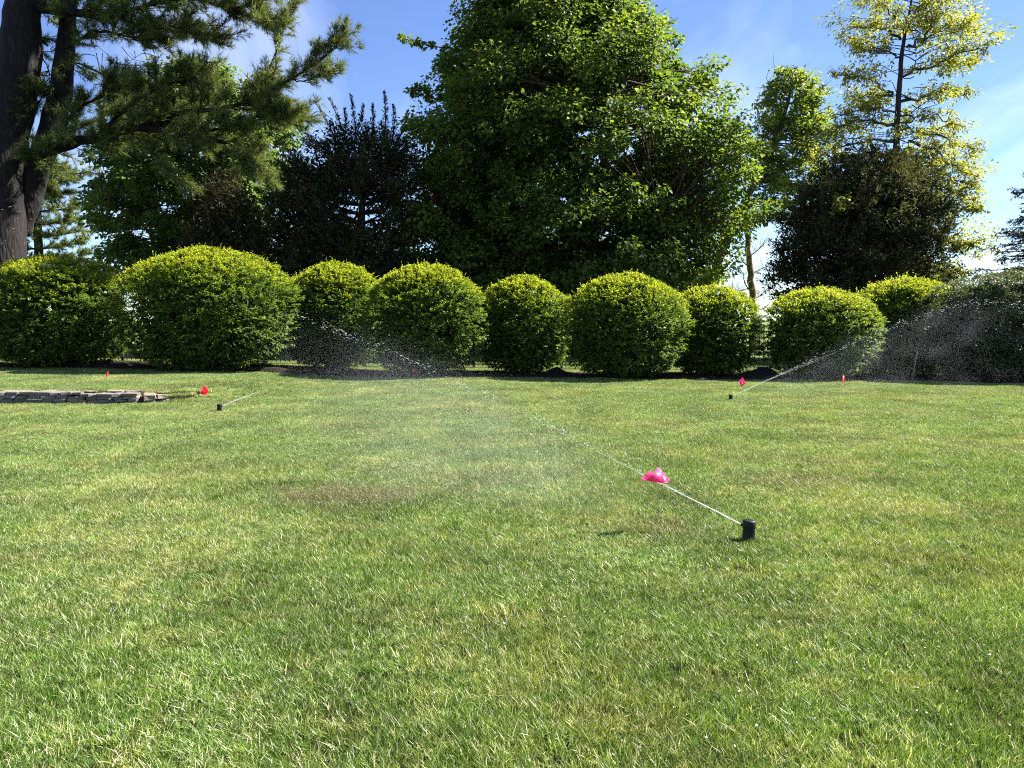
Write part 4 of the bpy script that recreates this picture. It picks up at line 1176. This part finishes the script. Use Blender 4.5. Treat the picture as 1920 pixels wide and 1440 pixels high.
# ------------------------------------------------------------------ sprinklers
def lathe(name, prof, mat, parent, centre, sides=24):
    r = np.array([p[0] for p in prof]); z = np.array([p[1] for p in prof]); a_ = np.arange(sides) / sides * 2 * np.pi
    V = np.stack([r[:, None] * np.cos(a_), r[:, None] * np.sin(a_), np.repeat(z[:, None], sides, 1)], -1).reshape(-1, 3) + np.asarray(centre)
    i = np.arange(len(prof) - 1)[:, None] * sides; j = np.arange(sides)[None]; k = (j + 1) % sides
    Fq = np.stack([i + j, i + k, i + sides + k, i + sides + j], -1).reshape(-1, 4).tolist()
    Fq.append(list(range(sides))[::-1]); Fq.append(list(range((len(prof) - 1) * sides, len(prof) * sides)))
    return mesh_np(name, V, Fq, mat, parent, smooth=False)

def sprinkler(label, px, py, aim, s=1.0, tilt=0.0):
    b = gpt(px, py); b[2] -= 0.01
    t = thing('pop_up_sprinkler', label, 'sprinkler', b, 'pop-up sprinklers in the lawn')
    lathe('body', [(.0385 * s, -.03), (.0385 * s, .018 * s), (.035 * s, .024 * s), (.034 * s, .085 * s), (.0355 * s, .090 * s)], M_PLASTIC, t, b)
    lathe('turret', [(.0355 * s, .0905 * s), (.0365 * s, .096 * s), (.0365 * s, .128 * s), (.034 * s, .133 * s), (.020 * s, .1335 * s)], M_PLASTIC, t, b)
    lathe('collar', [(.052 * s, -.02), (.052 * s, .010 * s), (.047 * s, .014 * s), (.040 * s, .0145 * s)], M_PLASTIC, t, b)
    d = nrm(np.array([aim[0], aim[1], .3]))
    nz = b + np.array([0, 0, .092 * s]) + d * .034 * s
    tb = Tubes(); tb.add(np.array([nz, nz + d * .008 * s, nz + d * .012 * s]), np.array([.011, .011, .007]) * s, 12); tb.build('nozzle', M_PLASTIC, t)
    t.rotation_euler = (0, tilt, 0)
    return b, nz + d * .012 * s
bN, nzN = sprinkler('nearest black pop-up sprinkler head spraying across the lawn', 1403, 1016, (-.87, .5), 1.08, .02)
bF, nzF = sprinkler('small distant black sprinkler head beside the pink flag, spraying toward the dark shrub', 1370, 752, (.94, .33), .88)
bL, nzL = sprinkler('distant black sprinkler head in front of the stone wall end', 411, 773, (.85, .5), .98, .06)

# ------------------------------------------------------------------ water
def drop_geo(P, D, L_, R_):
    """stretched drops: elongated octahedra"""
    D = nrm(D); r = rng.normal(size=D.shape); A = nrm(np.cross(D, r)); B = np.cross(D, A)
    L_ = np.broadcast_to(L_, (len(P),))[:, None]; R_ = np.broadcast_to(R_, (len(P),))[:, None]
    V = np.stack([P - D * L_ * .5, P + A * R_, P + B * R_, P - A * R_, P - B * R_, P + D * L_ * .5], 1).reshape(-1, 3)
    i = np.arange(len(P))[:, None, None] * 6
    f = np.array([[0, 2, 1], [0, 3, 2], [0, 4, 3], [0, 1, 4], [5, 1, 2], [5, 2, 3], [5, 3, 4], [5, 4, 1]])[None]
    return V, (i + f).reshape(-1, 3)

def jet(name, label, way, solid, ndrop, spread, drop, fall, seed, r0=.006, clump=1.0):
    """way: world points along the arc; solid: metres of unbroken jet; fall: spray below the arc"""
    rs = np.random.default_rng(seed)
    pts = spline(way, 200)
    s = np.concatenate([[0], np.cumsum(np.linalg.norm(np.diff(pts, axis=0), axis=1))]); T = nrm(np.gradient(pts, axis=0))
    VV, FF, n_ = [], [], 0
    # coherent part: a few ragged strands
    for k in range(3):
        e = solid * rs.uniform(.55, 1.1); m = s < e
        p = pts[m] + np.cumsum(rs.normal(size=(m.sum(), 3)) * .0007, 0) + np.array([0, 0, -1.0]) * (s[m][:, None] ** 1.3) * .012 * k
        tb = Tubes(); tb.add(p, np.linspace(r0, r0 * .25, len(p)) * rs.uniform(.6, 1.2) * rs.uniform(.45, 1.35, len(p)), 6)
        for f in tb.F: FF.append([q + n_ for q in f])
        VV.append(tb.V[0]); n_ += tb.n
    f = solid * .35 + (s[-1] - solid * .35) * rs.random(ndrop) ** .85
    gaps = np.sin(f * 9 + seed) + np.sin(f * 23.0 + 1.3) * .7
    keepm = rs.random(ndrop) < np.clip(.55 + clump * .4 * gaps, .12, 1)
    f = f[keepm]; nd = len(f)
    P = np.stack([np.interp(f, s, pts[:, i]) for i in range(3)], -1); D = np.stack([np.interp(f, s, T[:, i]) for i in range(3)], -1)
    sp = spread * (.12 + (f / s[-1]))[:, None]
    P = P + rs.normal(size=P.shape) * sp * [1, 1, .55]
    V, Fc = drop_geo(P, D + rs.normal(size=D.shape) * .06, drop * rs.uniform(.4, 1.5, nd), drop * rs.uniform(.030, .065, nd))
    VV.append(V); FF += (Fc + n_).tolist(); n_ += len(V)
    # falling spray
    nf = fall[0]
    f = s[-1] * rs.random(nf) ** .75
    P = np.stack([np.interp(f, s, pts[:, i]) for i in range(3)], -1); D = np.stack([np.interp(f, s, T[:, i]) for i in range(3)], -1)
    dn = rs.random(nf) ** 1.2 * fall[1] * np.clip(f / s[-1] * 1.4, .1, 1)
    P[:, 2] = np.maximum(P[:, 2] - dn, gz(P[:, 0], P[:, 1]) + .02)
    P[:, :2] += rs.normal(size=(nf, 2)) * (.05 + .22 * (f / s[-1]))[:, None]
    V, Fc = drop_geo(P, D * .5 + np.array([0, 0, -1.0]) * (.2 + dn[:, None]) + rs.normal(size=D.shape) * .1, rs.uniform(.004, .012, nf) * fall[2], rs.uniform(.0010, .0022, nf) * fall[2])
    VV.append(V); FF += (Fc + n_).tolist()
    o = mesh_np(name, np.concatenate(VV), FF, M_WATER, kind='stuff')
    o['label'] = label; o['category'] = 'water jet'
    return pts, s

def along(p0, th, marks):
    """points of an arc over a straight ground line from p0 (heading th left of forward), seen at the marked pixels"""
    out = [p0]
    c, sn = math.cos(th), -math.sin(th)
    for px, py in marks:
        d = ray(px, py); k = d[0] / d[1]
        s_ = (p0[0] - k * p0[1]) / (k * c - sn)
        out.append(at(px, py, p0[1] + s_ * c))
    return np.array(out)
wayN = along(nzN, R(60), [(1300, 935), (1145, 855), (1000, 783), (855, 714), (700, 646), (580, 599)])
e = wayN[-1] - wayN[-2]
wayN = np.concatenate([wayN, [wayN[-1] + e * .35 + [0, 0, -.02]]])
jN, sN = jet('water_jet', 'long white water jet arcing from the nearest sprinkler toward the left shrubs', wayN, .95, 560, .034, .024, (60, .7, .6), 2, r0=.0022)
wayF = np.array([nzF, at(1440, 711, 13.55), at(1540, 668, 13.95), at(1640, 627, 14.4), at(1720, 596, 14.75), at(1800, 572, 15.1), at(1880, 566, 15.5), at(1960, 590, 15.9)])
jF, sF = jet('water_jet', 'thin water jet rising from the far sprinkler toward the dark shrub', wayF, 2.6, 520, .07, .045, (120, 1.5, .9), 3, r0=.0042, clump=.4)
wayL = np.array([nzL, nzL + [.42, .25, .17], nzL + [.9, .55, .33], nzL + [1.6, .95, .50]])
jL, sL = jet('water_jet', 'short faint water jet from the sprinkler by the stone wall', wayL, .55, 160, .05, .020, (90, .35, 1.0), 4, r0=.006)
# drops flying past the pine trunk
nd = 20
P = np.stack([at(rng.uniform(-10, 75), rng.uniform(385, 490), rng.uniform(8.5, 10)) for _ in range(nd)])
V, Fc = drop_geo(P, np.tile([-.8, .2, -.35], (nd, 1)) + rng.normal(size=(nd, 3)) * .1, rng.uniform(.02, .045, nd), rng.uniform(.0010, .0022, nd))
o = mesh_np('flying_drops', V, Fc, M_WATER, kind='stuff'); o['label'] = 'loose water drops flying in front of the pine trunk'; o['category'] = 'water drops'

def mist(name, label, pts, s, a_, b_, low, half, count, rad, seed):
    """fine spray hanging under a jet: clouds of tiny real drops, cells of drops instanced through the curtain below the arc"""
    rs = np.random.default_rng(seed + 90)
    k = 1500
    P = rs.normal(size=(k, 3)) * .11
    V, Fc = drop_geo(P, rs.normal(size=(k, 3)) + [0, 0, -1.5], rs.uniform(2.0, 4.0, k) * rad, rs.uniform(.6, 1.4, k) * rad)
    cell = mesh_np('drop_cell', V, Fc, M_MIST); COL.objects.unlink(cell)
    cc = bpy.data.collections.new('drop_cells'); cc.objects.link(cell)
    f = (a_ + (b_ - a_) * rs.random(count) ** .85)
    wk = np.clip((f - a_) / (b_ - a_) * 5, 0, 1) * np.clip((b_ - f) / (b_ - a_) * 2.6, 0, 1)
    f = f[rs.random(count) < wk] * s[-1]; n_ = len(f)
    C = np.stack([np.interp(f, s, pts[:, i]) for i in range(3)], -1)
    C[:, 2] -= .05 + rs.random(n_) ** 1.1 * low * np.clip(f / s[-1] + .25, 0, 1)
    dirn = nrm(np.array([pts[-1][0] - pts[0][0], pts[-1][1] - pts[0][1], 0])); nr = np.array([-dirn[1], dirn[0], 0])
    C = C + nr * (rs.normal(size=n_) * half * (.25 + .75 * f / s[-1]))[:, None]
    C = C[C[:, 2] > gz(C[:, 0], C[:, 1]) + .06]
    me = bpy.data.meshes.new('drop_points'); me.vertices.add(len(C)); me.vertices.foreach_set('co', C.astype(np.float32).ravel())
    q = me.attributes.new('turn', 'FLOAT_VECTOR', 'POINT'); q.data.foreach_set('vector', rs.uniform(0, 6.28, (len(C), 3)).astype(np.float32).ravel())
    me.materials.append(M_MIST)
    o = bpy.data.objects.new(name, me); COL.objects.link(o)
    o['kind'] = 'stuff'; o['label'] = label; o['category'] = 'water mist'
    g_ = bpy.data.node_groups.new('scatter_drops', 'GeometryNodeTree')
    g_.interface.new_socket('Geometry', in_out='INPUT', socket_type='NodeSocketGeometry'); g_.interface.new_socket('Geometry', in_out='OUTPUT', socket_type='NodeSocketGeometry')
    a1 = g_.nodes.new('NodeGroupInput'); a2 = g_.nodes.new('NodeGroupOutput'); a3 = g_.nodes.new('GeometryNodeInstanceOnPoints'); a4 = g_.nodes.new('GeometryNodeCollectionInfo')
    a4.inputs['Collection'].default_value = cc; a4.inputs['Separate Children'].default_value = True; a4.inputs['Reset Children'].default_value = True
    a5 = g_.nodes.new('GeometryNodeInputNamedAttribute'); a5.data_type = 'FLOAT_VECTOR'; a5.inputs['Name'].default_value = 'turn'
    g_.links.new(a1.outputs[0], a3.inputs['Points']); g_.links.new(a4.outputs[0], a3.inputs['Instance'])
    g_.links.new([q_ for q_ in a5.outputs if q_.enabled and q_.name == 'Attribute'][0], a3.inputs['Rotation']); g_.links.new(a3.outputs[0], a2.inputs[0])
    md_ = o.modifiers.new('scatter', 'NODES'); md_.node_group = g_
    return o
mist('spray_mist', 'soft veil of spray hanging below the long water jet', jN, sN, .18, 1.0, 1.0, .34, 950, .00030, 1)
mist('spray_mist', 'pale veil of spray falling below the far thin jet', jF, sF, .03, .95, 1.6, .35, 360, .00058, 2)

# ------------------------------------------------------------------ marker flags
def marker_flag(label, panels, Y, foot, mat, thick=.0012):
    """panels: lists of (px, py, depth offset) that share folds; foot: ground pixel of the wire"""
    b = gpt(*foot)
    t = thing('marker_flag', label, 'flag', b, 'small marker flags stuck in the lawn')
    keys, fs = [], []
    for pn in panels:
        f = []
        for q in pn:
            if q not in keys: keys.append(q)
            f.append(keys.index(q))
        fs.append(f)
    p = np.array([at(u, v, Y + d) for u, v, d in keys]); nv = np.zeros_like(p)
    for f in fs:
        c_ = np.cross(p[f[1]] - p[f[0]], p[f[-1]] - p[f[0]])
        for i in f: nv[i] += nrm(c_)
    nv = nrm(nv) * thick; k = len(p)
    V = np.concatenate([p + nv, p - nv]); Fq = []
    ed = {}
    for f in fs:
        Fq.append(list(f)); Fq.append([i + k for i in f][::-1])
        for a_, b_ in zip(f, f[1:] + f[:1]): ed[(a_, b_)] = 1
    for a_, b_ in ed:
        if (b_, a_) not in ed: Fq.append([b_, a_, a_ + k, b_ + k])
    mesh_np('flag_sheet', np.array(V), Fq, mat, t)
    hi = np.array(V)[np.argmax(np.array(V)[:, 2])]; ctr = np.array(V).mean(0)
    tb = Tubes(); tb.add(np.array([b + [0, 0, -.05], (b + ctr) / 2 + [.004, 0, 0], ctr + [0, .004, 0]]), np.array([.0011, .0011, .0011]), 6); tb.build('wire', M_WIRE, t)
    return t
marker_flag('large creased hot-pink flag near the nearest sprinkler', [
    [(1201, 897, -.01), (1221.5, 882, .00), (1226, 889, -.045), (1212, 901, -.03)],
    [(1212, 901, -.03), (1226, 889, -.045), (1225, 903.5, -.05)],
    [(1226, 889, -.045), (1234, 876, .03), (1241, 889, .005), (1245, 906, -.03), (1225, 903.5, -.05)],
    [(1234, 876, .03), (1256.5, 901, .045), (1248, 906, -.005), (1245, 906, -.03), (1241, 889, .005)]], 4.95, (1236, 1000), M_PINK)
marker_flag('pink diamond-shaped flag just behind the far sprinkler', [[(1385, 716, 0), (1392, 707.5, .02), (1394, 717, .03), (1390, 724.5, 0)], [(1392, 707.5, .02), (1398, 718.5, -.01), (1390, 724.5, 0), (1394, 717, .03)]], 13.3, (1392, 750), M_PINK)
marker_flag('red-pink flag on the open lawn between stone wall and sprinkler', [[(375, 735, 0), (383, 723, .02), (386, 732, .04), (379, 739, .01)], [(383, 723, .02), (391, 731.5, -.01), (385, 741.5, .0), (379, 739, .01), (386, 732, .04)]], 12.4, (384, 764), M_REDP)
marker_flag('thin red flag in the shade above the stone wall', [[(197, 706, 0), (201, 697.5, .02), (203, 699, .03), (200, 710.5, 0)], [(201, 697.5, .02), (203.5, 697, .06), (203, 699, .03)]], 15.6, (200, 726), M_REDP)
marker_flag('narrow orange-red flag at the bed edge behind the low shrub', [[(1579, 706, 0), (1581, 704, .02), (1583, 712, .02), (1582, 719.5, 0), (1579.5, 718, 0)], [(1581, 704, .02), (1583.5, 705, .05), (1583, 712, .02)]], 16.9, (1581, 727), M_ORNG)
marker_flag('small dull red flag in the shade below the long water jet', [[(772.5, 695, 0), (774.5, 690, .02), (775.5, 697, .03), (774, 702.5, 0)], [(779.5, 692, .02), (781.5, 691, .05), (781, 698, .03), (775.5, 697, .03)]], 17.6, (776, 713), M_REDP)

# leaning wooden stake in front of the set-back shrub
b = gpt(1712, 712); b[1] = 18.05; p0 = at(1711, 706, 18.05); p1 = at(1722, 648, 18.05)
t = thing('garden_stake', 'thin leaning stake with red top before the dark shrubs', 'stake', p0)
tb = Tubes(); tb.add(np.array([p0 + [0, 0, -.1], (p0 + p1) / 2, p1]), np.array([.014, .014, .013]), 4); tb.build('shaft', M_STAKE, t)
tb = Tubes(); q = nrm(p1 - p0); tb.add(np.array([p1 - q * .12, p1 - q * .05, p1 + q * .03]), np.array([.019, .022, .02]), 6); tb.build('tip', M_DULL, t)

# ------------------------------------------------------------------ white petals and clippings on the grass
n = 420
d = 1.9 + rng.random(n) ** 1.4 * 11
x = np.where(rng.random(n) < .72, rng.uniform(.05, .66, n), rng.uniform(-.5, .66, n)) * d
z = gz(x, d) + rng.uniform(.022, .045, n)
V, Fc = leaf_geo(np.stack([x, d, z], -1), rdir(n) * [1, 1, .3], nrm(rng.normal(size=(n, 3)) * .5 + [0, 0, 1]), rng.uniform(.006, .014, n), rng.uniform(.005, .010, n), .25)
M_PETAL = leaf_mat('petal', [(0, (.55, .53, .50)), (1, (.82, .80, .82))], .3, tcol=(1, 1, 1))
o = mesh_np('fallen_petals', V, Fc, M_PETAL, tint=np.repeat(rng.random(n), 4), kind='stuff'); o['label'] = 'tiny white petals scattered over the grass'; o['category'] = 'petals'
